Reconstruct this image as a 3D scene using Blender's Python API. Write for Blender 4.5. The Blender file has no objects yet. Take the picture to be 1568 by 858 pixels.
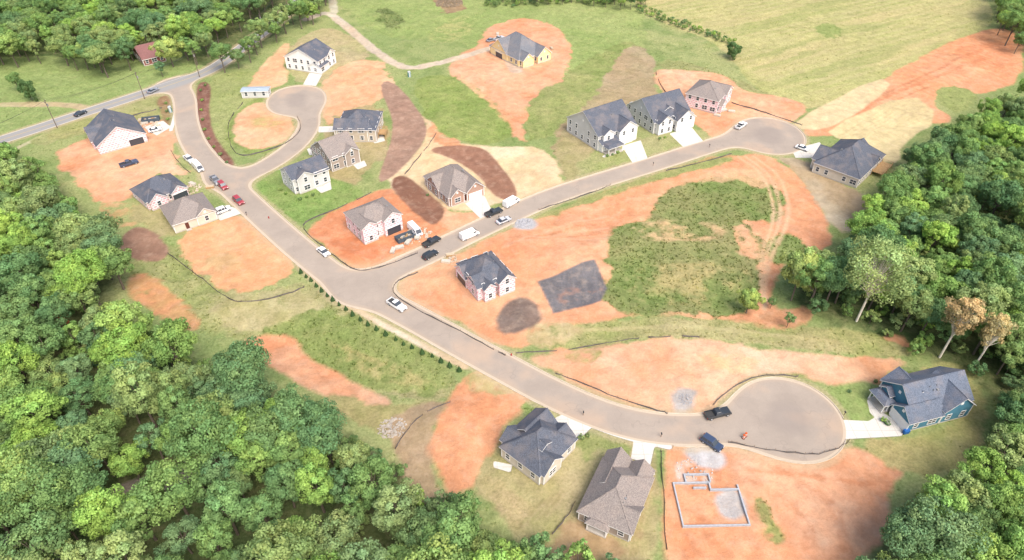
import bpy, math, random
import numpy as np
from mathutils import Vector, Matrix
random.seed(7); rng=np.random.default_rng(7)
rad=math.radians
# ---------------------------------------------------------------- survey: aerial measurements -> ground metres
CH=117.0; PT=rad(40); FL=1045.0
def G(px,py,z=0.0):
    u=(px-784)/FL; v=(py-429)/FL
    t=(CH-z)/(math.sin(PT)+v*math.cos(PT))
    return (u*t,(math.cos(PT)-v*math.sin(PT))*t)
K=1.52
def S(r,g,b,k=None):
    k=k or K
    o=[]
    for c in (r,g,b):
        c/=255.0
        c=c/12.92 if c<=0.04045 else ((c+0.055)/1.055)**2.4
        o.append(c/k)
    return tuple(o)
scene=bpy.context.scene
COL=scene.collection
# ---------------------------------------------------------------- noise
def vnoise(x,y,seed=0):
    xi=np.floor(x).astype(np.int64); yi=np.floor(y).astype(np.int64)
    fx=x-xi; fy=y-yi
    fx=fx*fx*(3-2*fx); fy=fy*fy*(3-2*fy)
    def h(a,b):
        n=(a*374761393+b*668265263+seed*144269504)&0xffffffff
        n=((n^(n>>13))*1274126177)&0xffffffff
        n=(n^(n>>16))
        return n/4294967295.0
    return (h(xi,yi)*(1-fx)+h(xi+1,yi)*fx)*(1-fy)+(h(xi,yi+1)*(1-fx)+h(xi+1,yi+1)*fx)*fy
def fbm(x,y,sc,octv=4,seed=0):
    a=0;w=1;t=0
    for i in range(octv):
        a=a+w*vnoise(x/sc*(2**i)+17.3*i,y/sc*(2**i)-9.1*i,seed+i); t+=w; w*=0.55
    return a/t
# ---------------------------------------------------------------- ground grid
xs=np.arange(-330,330.1,0.46)
ys=[38.0]
while ys[-1]<430: ys.append(ys[-1]+0.30+max(0,(ys[-1]-60))/330*0.42)
ys=np.array(ys)
NX,NY=len(xs),len(ys)
X,Y=np.meshgrid(xs,ys)
N1=fbm(X,Y,22,4,1); N2=fbm(X,Y,6,4,5); N3=fbm(X,Y,1.7,3,9); N4=fbm(X+Y*.4,Y*.6,16,5,31)
def st(a,lo,hi): return np.clip((a-lo)/(hi-lo),0,1)
def chaikin(p,n=2,closed=True):
    for _ in range(n):
        q=[]
        m=len(p)
        rngi=range(m) if closed else range(m-1)
        if not closed: q.append(p[0])
        for i in rngi:
            a=p[i];b=p[(i+1)%m]
            q.append((a[0]*.75+b[0]*.25,a[1]*.75+b[1]*.25)); q.append((a[0]*.25+b[0]*.75,a[1]*.25+b[1]*.75))
        if not closed: q.append(p[-1])
        p=q
    return p
def sub(poly,pad):
    px=[p[0] for p in poly]; py=[p[1] for p in poly]
    i0=np.searchsorted(xs,min(px)-pad); i1=np.searchsorted(xs,max(px)+pad)
    j0=np.searchsorted(ys,min(py)-pad); j1=np.searchsorted(ys,max(py)+pad)
    return slice(j0,j1),slice(i0,i1)
def segd2(x,y,a,b):
    dx=b[0]-a[0];dy=b[1]-a[1];l=dx*dx+dy*dy+1e-9
    t=np.clip(((x-a[0])*dx+(y-a[1])*dy)/l,0,1)
    return (x-a[0]-t*dx)**2+(y-a[1]-t*dy)**2
def polysd(x,y,poly):
    d=np.full(x.shape,1e9); ins=np.zeros(x.shape,bool)
    n=len(poly)
    for i in range(n):
        a=poly[i];b=poly[(i+1)%n]
        d=np.minimum(d,segd2(x,y,a,b))
        if a[1]!=b[1]:
            c=((a[1]>y)!=(b[1]>y))&(x<(b[0]-a[0])*(y-a[1])/(b[1]-a[1])+a[0])
            ins^=c
    return np.where(ins,-1,1)*np.sqrt(d)
def linesd(x,y,pl):
    d=np.full(x.shape,1e9)
    for i in range(len(pl)-1): d=np.minimum(d,segd2(x,y,pl[i],pl[i+1]))
    return np.sqrt(d)
COLR=np.zeros((NY,NX,3)); VEG=np.ones((NY,NX)); TALL=np.zeros((NY,NX))
g1=np.array(S(150,168,104)); g2=np.array(S(174,180,120)); g3=np.array(S(126,148,84))
w=st(N1,.35,.65)[...,None]; COLR[:]=g1*(1-w)+g2*w
w=st(N2,.5,.75)[...,None]*.6; COLR[:]=COLR*(1-w)+g3*w
def blend(sl,a,c1,c2,veg,tall=0):
    w=(st(N1[sl],.38,.62)*.5+st(N2[sl],.35,.65)*.5)[...,None]
    c=np.array(c1)*(1-w)+np.array(c2)*w
    c=c*(0.88+0.24*st(N3[sl],.25,.75))[...,None]
    a3=a[...,None]
    COLR[sl]=COLR[sl]*(1-a3)+c*a3
    VEG[sl]=VEG[sl]*(1-a)+veg*a
    TALL[sl]=TALL[sl]*(1-a)+tall*a
def paint(pts,c1,c2=None,veg=0,soft=1.2,amp=3.0,alpha=1.0,z=0,sm=2,tall=0,patchy=0):
    poly=chaikin([G(x,y,z) for x,y in pts],sm)
    sl=sub(poly,6)
    sd=polysd(X[sl],Y[sl],poly)+(N2[sl]-.5)*amp*2+(N3[sl]-.5)*amp*.8
    a=np.clip(.5-sd/soft,0,1)*alpha
    if patchy: a=a*st(N2[sl]*.6+N3[sl]*.4,patchy-.1,patchy+.1)
    blend(sl,a,c1,c2 or c1,veg,tall)
def pline(pts,wd,c1,c2=None,veg=0,soft=.8,amp=.6,alpha=1.0):
    pl=chaikin([G(x,y) for x,y in pts],2,False)
    sl=sub(pl,wd+4)
    sd=linesd(X[sl],Y[sl],pl)-wd/2+(N3[sl]-.5)*amp*2
    a=np.clip(.5-sd/soft,0,1)*alpha
    blend(sl,a,c1,c2 or c1,veg)
CLAY=S(226,160,120); CLAY2=S(238,192,156); ORG=S(221,146,106); ORG2=S(229,162,122); PEACH=S(240,205,170)
STRAW=S(230,208,166); STRAW2=S(214,188,146); MUL=S(158,118,98); MUL2=S(142,104,86)
DRY=S(188,176,134); DRY2=S(172,166,116); TAN=S(196,172,140); TAN2=S(180,160,124)
GR=S(138,164,84); GR2=S(160,172,108); TALLG=S(132,150,86); TALLG2=S(160,158,106); BR=S(128,170,80)
# --- forest floors (below canopies)
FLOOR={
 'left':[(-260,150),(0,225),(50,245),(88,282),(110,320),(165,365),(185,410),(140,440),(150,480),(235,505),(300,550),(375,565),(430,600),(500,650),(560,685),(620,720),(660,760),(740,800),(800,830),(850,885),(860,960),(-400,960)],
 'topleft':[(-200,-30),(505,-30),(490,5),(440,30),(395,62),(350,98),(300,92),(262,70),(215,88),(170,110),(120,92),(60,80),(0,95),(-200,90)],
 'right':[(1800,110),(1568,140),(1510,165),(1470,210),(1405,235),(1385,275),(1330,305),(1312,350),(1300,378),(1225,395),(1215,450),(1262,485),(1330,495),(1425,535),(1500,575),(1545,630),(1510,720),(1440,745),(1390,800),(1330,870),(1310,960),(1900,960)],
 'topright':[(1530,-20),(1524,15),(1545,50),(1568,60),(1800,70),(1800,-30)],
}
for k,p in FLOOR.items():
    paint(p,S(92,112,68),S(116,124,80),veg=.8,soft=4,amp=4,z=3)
# field
paint([(985,-40),(1480,-40),(1530,25),(1500,52),(1440,75),(1350,128),(1245,172),(1170,150),(1130,110),(1105,68),(960,12)],S(198,192,132),S(180,182,116),veg=.9,amp=1)
pf=[G(x,y) for x,y in [(985,-40),(1480,-40),(1530,25),(1245,172),(1130,110),(960,12)]]
sl=sub(pf,2); sd=polysd(X[sl],Y[sl],pf)
ang=rad(28); q=(-X[sl]*math.sin(ang)+Y[sl]*math.cos(ang))+N1[sl]*6
m=(st(-sd,0,6)*(.5+.5*np.sin(q*2*math.pi/4.6))*.34*st(N1[sl],.3,.6))[...,None]
COLR[sl]=COLR[sl]*(1-m)+np.array(S(222,204,156))*m
q=(-X[sl]*math.sin(ang)+Y[sl]*math.cos(ang))+N1[sl]*14
m=(st(-sd,0,6)*st(vnoise(q/9,X[sl]/60,77),.45,.75)*.5)[...,None]
COLR[sl]=COLR[sl]*(1-m)+np.array(S(212,194,142))*m
m=(st(-sd,0,6)*st(vnoise(q/5,X[sl]/40,79),.6,.8)*.5)[...,None]
COLR[sl]=COLR[sl]*(1-m)+np.array(S(160,170,102))*m
paint([(1240,38),(1275,35),(1300,52),(1260,58)],S(154,168,100),veg=1,amp=4)
# meadow centre
paint([(505,-20),(960,-20),(1000,60),(960,120),(870,140),(700,60),(600,60),(540,30)],S(152,172,100),S(172,184,116),veg=1,alpha=.8)
paint([(800,150),(860,120),(900,90),(960,60),(985,75),(940,150),(895,180),(840,215),(800,210)],S(144,160,92),S(170,172,112),veg=1)
paint([(570,12),(600,10),(622,40),(590,46)],S(118,136,80),S(146,152,98),veg=1,tall=.6)
paint([(655,0),(705,-5),(715,15),(685,22)],S(160,132,104),S(176,158,120))
paint([(965,66),(1002,80),(998,120),(1012,150),(985,160),(940,165),(893,185),(905,235),(880,285),(862,280),(838,212),(890,175),(940,100)],S(186,166,132),S(170,158,118),veg=.4,amp=3)
paint([(845,215),(893,185),(915,240),(885,280),(862,280)],DRY,DRY2,veg=.6)
paint([(1010,85),(1100,110),(1240,170),(1225,190),(1130,150),(1100,120),(1010,110)],S(156,164,104),S(176,174,120),veg=1,tall=.5)
paint([(700,20),(740,30),(700,70),(640,60)],S(178,180,116),veg=1,patchy=.5)
# top-left lawns
paint([(0,85),(210,90),(330,100),(290,125),(215,150),(100,185),(0,225),(-120,240),(-120,100)],S(158,176,110),S(144,164,96),veg=1)
pline([(-40,165),(60,158),(110,160),(150,172)],4,S(200,184,148),S(184,176,130))
pline([(150,172),(70,205),(0,240)],2,S(190,180,140))
paint([(40,212),(170,160),(240,135),(245,150),(250,175),(130,205),(60,225)],S(162,168,108),S(186,180,132),veg=.7)
# H1 lot
paint([(75,240),(130,215),(225,180),(255,185),(270,205),(262,230),(275,255),(295,270),(235,270),(200,300),(160,318),(110,275)],ORG2,CLAY2,amp=3)
paint([(70,190),(150,180),(240,165),(262,180),(235,185),(140,195),(80,225)],S(178,174,118),S(154,164,98),veg=.8)
paint([(155,312),(205,312),(215,345),(185,350),(150,330)],S(222,172,132),S(190,168,116),patchy=.4)
paint([(200,330),(260,370),(300,350),(335,340),(290,300),(230,300)],S(192,180,138),S(166,164,106),veg=.5)
# lot below H3
paint([(240,392),(270,370),(330,405),(360,450),(440,440),(475,430),(700,560),(700,612),(650,618),(590,602),(440,520),(350,512),(300,500),(230,450),(165,440),(190,400)],S(154,164,102),S(184,178,128),veg=.8,tall=.5)
paint([(270,372),(300,345),(350,330),(385,326),(432,366),(462,398),(438,430),(372,455),(318,425)],S(236,184,140),S(228,168,124),amp=3)
paint([(300,400),(340,380),(380,395),(350,430)],S(206,186,138),patchy=.45,alpha=.6)
paint([(195,425),(230,416),(270,450),(310,494),(288,510),(240,480),(198,450)],S(220,160,118),S(194,168,112),amp=2,patchy=.28)
paint([(340,458),(470,440),(505,472),(430,496),(350,504),(318,480)],S(204,192,154),S(176,172,120),veg=.4,patchy=.36)
paint([(455,470),(560,485),(700,565),(695,600),(600,600),(520,570),(380,515)],S(134,152,86),S(156,164,102),veg=1,amp=3,tall=.6)
paint([(480,500),(620,560),(690,600),(560,575)],S(196,176,124),patchy=.5,veg=.6,alpha=.7)
paint([(366,520),(400,506),(448,506),(464,535),(507,557),(540,575),(604,606),(590,626),(520,614),(445,580),(396,542)],ORG2,S(238,194,162),amp=1.0)
paint([(470,605),(520,600),(600,622),(690,612),(610,660),(560,650)],S(194,180,132),S(164,164,106),veg=.6)
paint([(596,640),(650,616),(694,614),(670,660),(662,730),(690,774),(650,765),(604,702)],S(198,174,146),S(178,158,126),amp=2)
paint([(690,596),(735,556),(818,600),(804,626),(770,654),(757,704),(710,766),(680,750),(660,705),(662,658),(682,622)],S(234,180,144),S(226,162,122),amp=1.6)
paint([(710,566),(750,568),(795,595),(770,612),(712,600)],S(226,200,158),S(176,172,118),patchy=.42)
# entry and loop island
paint([(312,118),(400,105),(415,140),(372,160),(352,200),(362,240),(330,225),(318,180)],S(170,176,116),S(154,166,100),veg=1)
paint([(372,140),(405,95),(445,60),(436,95),(446,126),(412,136),(385,150)],S(232,198,156),S(236,184,144),amp=2)
paint([(358,170),(395,150),(425,158),(462,190),(446,222),(395,240),(360,230),(348,200)],S(152,166,96),S(138,158,88),veg=1)
paint([(368,166),(400,156),(428,164),(456,190),(440,216),(395,232),(368,224),(358,195)],S(240,202,166),S(236,184,144),amp=2)
paint([(376,182),(430,175),(440,195),(385,200)],S(204,186,130),patchy=.52)
paint([(442,68),(500,38),(555,62),(572,88),(525,120),(490,128),(445,125)],S(182,178,126),S(200,184,142),veg=.6)
paint([(500,112),(572,85),(604,122),(592,150),(545,170),(520,195),(494,190),(490,150)],S(240,200,164),S(232,180,140),amp=3)
paint([(520,165),(585,160),(600,215),(560,275),(530,290),(500,270),(480,240)],S(194,178,136),S(176,164,114),veg=.5)
paint([(378,282),(430,255),(510,272),(570,295),(510,324),(455,347),(400,316)],S(136,164,90),S(154,170,102),veg=1,amp=1)
# H8 lot, straw, mulch
paint([(460,346),(560,300),(592,288),(650,305),(705,340),(750,322),(750,345),(690,368),(640,392),(580,416),(548,422),(500,386)],ORG,ORG2,amp=2)
paint([(500,370),(540,360),(590,385),(560,402),(520,392)],S(206,124,82),alpha=.6,patchy=.4)
paint([(588,272),(640,235),(655,200),(640,170),(690,208),(720,228),(834,220),(868,275),(852,294),(782,308),(700,330),(605,300)],STRAW,S(240,214,178),amp=2)
paint([(655,180),(690,205),(720,228),(690,232),(660,215)],S(222,166,128),patchy=.35)
paint([(640,300),(700,330),(755,322),(745,345),(700,362),(675,345)],CLAY,CLAY2)
# H11 area
paint([(740,42),(790,24),(864,42),(878,85),(862,128),(818,142),(800,178),(806,218),(780,205),(765,168),(725,138),(683,108),(700,86),(740,68)],S(228,164,126),S(238,192,158),amp=3)
paint([(690,108),(730,130),(770,165),(792,208),(765,192),(735,160)],S(226,182,136),patchy=.45)
paint([(625,125),(685,108),(760,165),(788,208),(762,222),(690,216),(652,180)],S(140,160,86),S(164,174,104),veg=1,amp=2)
# H12/13/14
paint([(888,232),(1080,190),(1110,215),(1000,250),(900,272),(880,285)],S(166,174,110),S(182,178,128),veg=1)
paint([(1000,106),(1050,108),(1114,116),(1136,144),(1204,146),(1244,168),(1210,192),(1140,186),(1105,214),(1088,214),(1056,180),(1026,152),(1008,135)],ORG2,CLAY2,amp=1.5)
# track to right
paint([(1215,200),(1350,125),(1440,68),(1534,38),(1570,68),(1564,124),(1500,146),(1440,139),(1425,164),(1466,186),(1430,192),(1380,172),(1250,214)],ORG2,S(232,174,132),amp=1.5)
pline([(1235,198),(1390,128),(1520,68)],1.2,S(208,136,98),alpha=.6)
pline([(1270,200),(1420,135)],1.0,S(204,132,94),alpha=.6)
pline([(1250,196),(1400,131),(1540,80)],2.0,S(222,148,108),alpha=.7)
paint([(1440,75),(1555,60),(1553,105),(1490,115)],S(224,152,112),alpha=.6)
paint([(1440,128),(1500,144),(1485,175),(1432,162)],S(162,172,106),veg=1)
paint([(1350,240),(1400,215),(1400,260),(1350,290)],S(162,168,110),veg=1)
# big centre
paint([(690,390),(820,335),(1010,262),(1140,233),(1195,245),(1242,285),(1282,362),(1250,388),(1190,400),(1182,478),(1240,465),(1256,500),(1150,502),(1000,482),(960,482),(800,538),(760,528),(690,485),(606,460),(604,430),(640,413)],ORG2,S(236,182,142),amp=2)
paint([(1185,240),(1240,245),(1300,290),(1330,305),(1312,354),(1280,364),(1262,320),(1215,262)],S(200,184,156),S(188,170,138),amp=2)
paint([(820,330),(920,296),(1010,262),(1120,238),(1125,246),(1010,275),(900,312),(825,337)],S(158,166,102),S(184,174,118),veg=1,amp=1.5)
paint([(1012,286),(1120,264),(1178,280),(1210,312),(1198,334),(1132,336),(1158,347),(1167,400),(1170,484),(953,486),(914,460),(936,420),(930,350),(1000,336)],TALLG,TALLG2,veg=1,amp=3,tall=1)
paint([(960,335),(1120,340),(1110,375),(980,372)],S(222,190,146),patchy=.5,veg=.3,alpha=.85)
paint([(960,400),(1160,400),(1150,470),(960,470)],S(190,176,122),patchy=.54,veg=.6,alpha=.8,tall=.6)
paint([(1170,358),(1235,358),(1225,405),(1180,400)],TALLG,GR2,veg=1,tall=1)
paint([(1122,340),(1150,345),(1166,405),(1132,396)],CLAY2,S(228,174,132),patchy=.36)
paint([(1180,290),(1170,262),(1120,255),(1040,275),(1030,285),(1110,268)],S(236,188,148),alpha=.7)
for off in (0,11,24):
    pline([(1130+off,240),(1172+off,270),(1190+off,330),(1160+off*.6,400),(1172,470)],1.0,S(242,202,164),alpha=.7)
paint([(735,395),(840,345),(930,330),(925,370),(820,400)],S(224,156,116),S(236,182,144),amp=4,alpha=.8)
for k in range(5):
    pline([(770+k*12,380-k*4),(850+k*8,350+k*5),(930,330+k*9)],.8,S(206,138,98) if k%2 else S(240,194,158),alpha=.5)
paint([(795,525),(850,496),(940,486),(1100,489),(1250,503),(1350,512),(1430,548),(1300,548),(1070,518),(960,522),(850,540)],S(162,168,104),S(192,182,132),veg=.9,amp=2,tall=.3)
pline([(860,505),(960,500),(1100,503),(1280,525)],1.4,S(200,190,140),alpha=.7)
paint([(800,500),(860,490),(900,500),(860,530),(810,535)],S(200,182,136),patchy=.4)
paint([(1150,478),(1235,466),(1255,498),(1160,500)],S(222,164,126),S(192,156,118),patchy=.35)
# lower centre clay
paint([(795,545),(870,538),(960,520),(1065,519),(1180,535),(1300,547),(1402,546),(1345,584),(1300,594),(1220,574),(1140,588),(1105,628),(1020,640),(940,614),(850,578)],S(234,176,138),S(238,198,166),amp=2)
paint([(870,540),(930,530),(920,555),(860,550)],S(174,170,108),patchy=.45,veg=.6)
paint([(1060,540),(1180,545),(1150,575),(1080,570)],S(228,196,148),patchy=.45,alpha=.7)
paint([(1094,622),(1130,584),(1180,570),(1232,572),(1238,580),(1175,588),(1130,606),(1112,630)],S(144,160,94),S(170,170,112),veg=1,amp=1)
paint([(840,575),(930,610),(1015,638),(1010,645),(920,622),(835,585)],S(164,164,104),S(204,176,130),veg=.6,patchy=.4)
paint([(1350,512),(1400,525),(1425,546),(1380,535)],S(226,168,128))
# bottom right
paint([(1016,682),(1060,676),(1110,678),(1210,702),(1270,694),(1300,676),(1394,720),(1354,748),(1368,792),(1337,836),(1292,880),(1285,960),(1020,960),(1014,760)],S(230,164,124),S(240,194,160),amp=1.5)
paint([(1150,700),(1250,710),(1290,780),(1200,800)],S(238,186,150),alpha=.6,amp=5)
paint([(1150,756),(1172,762),(1202,828),(1182,830)],S(160,162,98),S(184,170,116),veg=1,amp=2,patchy=.3,tall=.6)
for a_,b_,c_ in [((1090,830),(1060,775),(1050,858)),((1140,720),(1240,730),(1330,740)),((1150,735),(1230,790),(1240,858)),((1180,715),(1270,760),(1290,840))]:
    pline([a_,b_,c_],.9,S(214,144,104),alpha=.45)
    pline([(a_[0]+9,a_[1]),(b_[0]+9,b_[1]),(c_[0]+9,c_[1])],.9,S(214,144,104),alpha=.45)
# H16/17 yards
paint([(722,735),(757,690),(800,640),(870,640),(900,660),(960,672),(1010,690),(1012,760),(995,960),(840,960),(800,815),(740,775)],DRY,S(170,166,112),veg=.6,amp=2)
paint([(800,612),(858,632),(850,645),(800,630)],S(152,170,100),veg=1)
paint([(890,655),(965,672),(960,700),(925,690),(900,712),(880,700)],S(154,168,100),S(176,174,116),veg=1)
paint([(725,735),(755,725),(835,775),(800,815),(750,775)],S(174,168,112),S(200,180,138),veg=.7)
paint([(870,790),(960,835),(955,858),(850,858),(845,830)],S(194,168,134),S(180,158,120),amp=2)
for k in range(5):
    pline([(1003-k*2,720+k*6),(985-k*3,800),(975-k*4,858)],.35,S(150,142,92) if k%2 else S(210,188,150),alpha=.6)
for k in range(6):
    pline([(880-k*9,738+k*5),(838-k*9,790+k*4)],.4,S(152,148,98) if k%2 else S(204,188,150),alpha=.5)
# H18
paint([(1258,600),(1300,585),(1336,582),(1338,642),(1295,646)],S(148,172,98),S(162,174,112),veg=1,amp=.6)
paint([(1430,590),(1500,580),(1520,640),(1480,712),(1400,730),(1300,678),(1390,670),(1480,640)],S(186,174,120),S(162,166,102),veg=.7,amp=2)
paint([(1380,555),(1480,560),(1505,600),(1460,600)],S(172,172,112),veg=.8)
# gravel lane
pline([(470,30),(500,18),(520,32),(560,65),(610,105),(650,102),(700,90),(770,68)],4.6,S(212,198,178),S(224,202,174))
pline([(770,68),(790,110)],6,S(218,194,172))
pline([(505,-30),(512,20)],4,S(204,194,166))
# pavement strip along the planted bank
pline([(458,404),(505,445),(560,484),(630,520),(712,562)],1.7,S(232,212,182),S(222,198,164),soft=.35,amp=.12)
# left forest gaps
pline([(-20,420),(20,432),(40,445)],4,S(174,156,134)); 
pline([(150,775),(190,755),(250,740),(310,712)],5,S(160,152,140))
pline([(10,840),(45,820),(60,870)],6,S(170,160,150))
# bleached streaks over bare soil, stronger iron-red elsewhere
a=(1-VEG)*st(N4,.53,.69)*.55; a3=a[...,None]; COLR[:]=COLR*(1-a3)+COLR*np.array([1.06,1.18,1.32])*a3
a=(1-VEG)*st(1-N4,.54,.7)*.45; a3=a[...,None]; COLR[:]=COLR*(1-a3)+COLR*np.array([.95,.85,.76])*a3
a=(1-VEG)*(COLR[...,0]>COLR[...,2]*1.9)*.45; a3=a[...,None]; COLR[:]=COLR*(1-a3)+COLR*np.array([.98,.93,.85])*a3
# mulch, straw matting, stone and membrane laid on top with cleaner edges
paint([(183,365),(212,344),(242,360),(260,382),(248,400),(206,400),(183,382)],S(166,132,112),S(150,116,98),amp=.8,soft=.8)
paint([(578,128),(604,122),(654,185),(652,217),(604,272),(574,286),(597,225),(603,185)],S(180,148,128),S(164,132,114),amp=.35,soft=.7)
paint([(600,275),(620,268),(655,295),(686,322),(666,350),(640,332),(600,294)],MUL,MUL2,amp=.3,soft=.7)
paint([(645,228),(734,222),(762,245),(796,294),(782,310),(755,300),(735,270),(700,246)],MUL,S(166,124,102),amp=.3,soft=.7)
paint([(1208,187),(1345,118),(1368,134),(1284,191),(1233,202)],S(232,212,168),S(220,198,154),amp=.4,soft=.8,sm=1)
paint([(1262,197),(1392,143),(1442,182),(1378,221),(1378,252),(1345,246),(1330,215),(1288,213)],S(230,212,162),S(216,196,148),amp=.4,soft=.8,sm=1)
for k in range(9): pline([(1278+k*13,212-k*2.5),(1372+k*7.5,154+k*3.2)],.35,S(204,184,136),alpha=.5,amp=.2)
paint([(823,432),(910,400),(930,440),(920,459),(847,480)],S(116,115,119),S(128,125,127),amp=.2,sm=0,soft=.6)
paint([(850,440),(925,430),(925,456),(850,476)],S(200,144,114),patchy=.58,alpha=.65)
for k in range(5): pline([(838+k*18,430-k*6),(856+k*15,470-k*4)],.25,S(150,146,146),alpha=.5)
paint([(755,482),(800,448),(840,486),(792,514),(763,508)],S(146,122,108),S(132,118,110),amp=1.0)
paint([(778,342),(815,331),(827,350),(795,354)],S(194,192,192),amp=.6)
paint([(1026,592),(1072,596),(1062,618),(1049,640),(1030,638)],S(204,196,190),S(188,182,176),amp=1)
paint([(1046,684),(1085,678),(1112,700),(1107,718),(1062,710)],S(208,206,206),S(192,190,190),amp=.6)
paint([(1088,758),(1135,746),(1148,790),(1110,799)],S(204,198,194),S(190,186,184),amp=1)
paint([(1030,706),(1095,716),(1085,740),(1034,740)],S(230,224,216),S(214,204,194),patchy=.46)
# ---------------------------------------------------------------- roads (signed distance field)
def road_sd(pts,wd,x=X,y=Y):
    pl=chaikin([G(a,b) for a,b in pts],2,False)
    return linesd(x,y,pl)-wd/2, pl
def smin(a,b,k):
    h=np.clip(.5+.5*(b-a)/k,0,1)
    return b*(1-h)+a*h-k*h*(1-h)
HWY=[(-80,240),(30,206),(120,176),(200,150),(270,127),(325,108),(372,72),(420,38),(470,-10)]
MAIN=[(268,128),(284,150),(284,185),(296,222),(325,256),(362,294),(420,348),(478,398),(535,440),(590,464),(640,490),(700,524),(770,562),(840,600),(915,634),(985,654),(1060,660),(1140,652),(1200,642)]
BRN=[(548,442),(600,414),(655,390),(715,360),(770,334),(840,302),(920,276),(1000,252),(1080,226),(1130,212),(1175,206)]
LOOP=[(345,272),(380,268),(420,248),(455,222),(476,192),(470,165),(455,152)]
sdH,plH=road_sd(HWY,7.2)
s1,plM=road_sd(MAIN,8.4); s2,plB=road_sd(BRN,8.2); s3,plL=road_sd(LOOP,7.8)
def circ(px,py,r):
    c=G(px,py); return np.hypot(X-c[0],Y-c[1])-r
b1=circ(1208,640,11.5); b2=smin(circ(1178,203,11.6),circ(1178,212,11.6),4); b3=smin(circ(454,149,10.6),circ(454,158,10.6),4)
SDI=smin(smin(s1,s2,9),s3,8)
SDI=smin(SDI,b1,8); SDI=smin(SDI,b2,8); SDI=smin(SDI,b3,7)
ROAD=smin(SDI,sdH,8)
# verge strips
a=np.clip(.5-(ROAD-1.4)/.8-(N3-.5)*1.5,0,1)*.55
a3=a[...,None]; COLR[:]=COLR*(1-a3)+np.array(S(208,188,152))*a3
# concrete
CONC=np.full((NY,NX),20.0)
def conc_poly(pts):
    poly=[G(x,y) for x,y in pts]; sl=sub(poly,4)
    CONC[sl]=np.minimum(CONC[sl],polysd(X[sl],Y[sl],poly))
def conc_line(pts,wd):
    pl=chaikin([G(x,y) for x,y in pts],2,False); sl=sub(pl,4)
    CONC[sl]=np.minimum(CONC[sl],linesd(X[sl],Y[sl],pl)-wd/2)
for p in [
 [(868,632),(892,638),(906,655),(888,672),(855,655),(850,640)],
 [(972,664),(1004,676),(996,712),(966,702)],
 [(1288,643),(1330,645),(1352,632),(1390,655),(1380,668),(1345,670),(1290,673)],
 [(1327,612),(1345,612),(1352,636),(1340,640),(1332,632)],
 [(952,224),(981,215),(993,246),(970,252)],
 [(1025,205),(1058,194),(1080,220),(1050,229)],
 [(1212,229),(1255,218),(1268,235),(1240,242),(1218,242)],
 [(712,312),(742,300),(758,332),(738,337)],
 [(474,112),(497,108),(484,132),(464,130)],
 [(322,327),(348,314),(376,325),(338,338)],
 [(470,228),(500,222),(502,233),(474,238)],[(486,194),(524,193),(526,202),(488,203)],
 [(755,706),(785,712),(782,724),(756,716)],[(480,286),(506,278),(508,290),(492,296)],
 [(220,195),(250,185),(262,195),(240,208)],[(540,252),(558,246),(562,254),(548,260)],[(566,212),(586,206),(590,216),(574,220)],
]: conc_poly(p)
conc_line([(812,606),(880,640),(950,668),(1024,684)],1.5)
conc_line([(268,143),(270,170),(262,200)],1.3)
conc_line([(925,240),(940,232),(958,228)],1.2)
# mulch island beside entry (over verge)
paint([(302,124),(326,128),(319,170),(328,210),(346,232),(362,250),(350,262),(311,243),(297,205),(300,161)],S(148,108,94),S(130,94,80),amp=.3,soft=.7)
paint([(240,150),(262,145),(262,190),(252,195),(244,170)],S(156,108,92),S(174,156,110),amp=.6,alpha=.8)
# ---------------------------------------------------------------- terrain height
far=st(np.minimum(ROAD,CONC),.4,7)
HT=((N1-.5)*2.2*st(ROAD,1,16)+(N2-.5)*.55+(N3-.5)*.12)*far
bas=[G(x,y) for x,y in [(350,500),(450,480),(560,520),(660,600),(560,640),(440,590)]]
sdb=polysd(X,Y,bas); HT-=2.4*np.clip(.5-sdb/16,0,1)**1.5*st(ROAD,3,12)
def mound(px,py,r,h):
    global HT
    c=G(px,py); d=np.hypot(X-c[0],Y-c[1])/r
    HT=HT+h*np.exp(-d*d*1.6)*(0.8+.5*N2)*st(ROAD,.5,3)
for m_ in [(880,390,9,1.2),(800,375,8,.9),(610,300,6,.8),(540,395,5,1.0),(515,380,4,.8),(648,362,3,.7),(860,150,8,.8),(700,650,8,.9),(1480,95,14,1.0),(240,245,5,.5),(795,480,5,.6),(590,25,7,1.4),(690,5,8,1.5),(1270,480,8,1.0),(880,345,5,.8),(930,545,6,.6)]:
    mound(*m_)
def flat(L,F,R):
    f=G(*F);l=G(*L);r=G(*R)
    cx=(l[0]+r[0])/2;cy=(l[1]+r[1])/2; rr=math.hypot(l[0]-r[0],l[1]-r[1])/2
    global HT
    d=np.hypot(X-cx,Y-cy)
    HT=HT*st(d,rr*1.0,rr*1.0+6)
HS={
 'H1':((131,211),(153,238),(227,217)),'H2':((205,304),(232,325),(291,300)),'H3':((243,333),(270,358),(333,336)),
 'H4':((449,100),(490,114),(514,97)),'H5':((522,202),(577,218),(587,190)),'H6':((490,240),(511,265),(552,249)),
 'H7':((430,284),(455,300),(507,280)),'H8':((537,348),(560,376),(617,352)),'H9':((656,283),(690,319),(741,300)),
 'H10':((687,428),(737,466),(788,446)),'H11':((762,78),(799,106),(843,92)),'H12':((893,193),(923,237),(979,217)),
 'H13':((981,172),(1007,211),(1062,195)),'H14':((1053,158),(1098,176),(1117,155)),'H15':((1245,258),(1310,289),(1348,252)),
 'H16':((757,702),(828,745),(882,690)),'H17':((885,797),(962,830),(1000,735)),'H18':((1333,602),(1385,662),(1482,637)),
 'SH':((214,95),(222,102),(255,94)),'MH':((369,147),(372,151),(412,150)),
}
for k_,v_ in HS.items(): flat(*v_)
edge=np.minimum.reduce([X+330,330-X,Y-38,430-Y]); HT=HT*st(edge,0,12)
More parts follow.
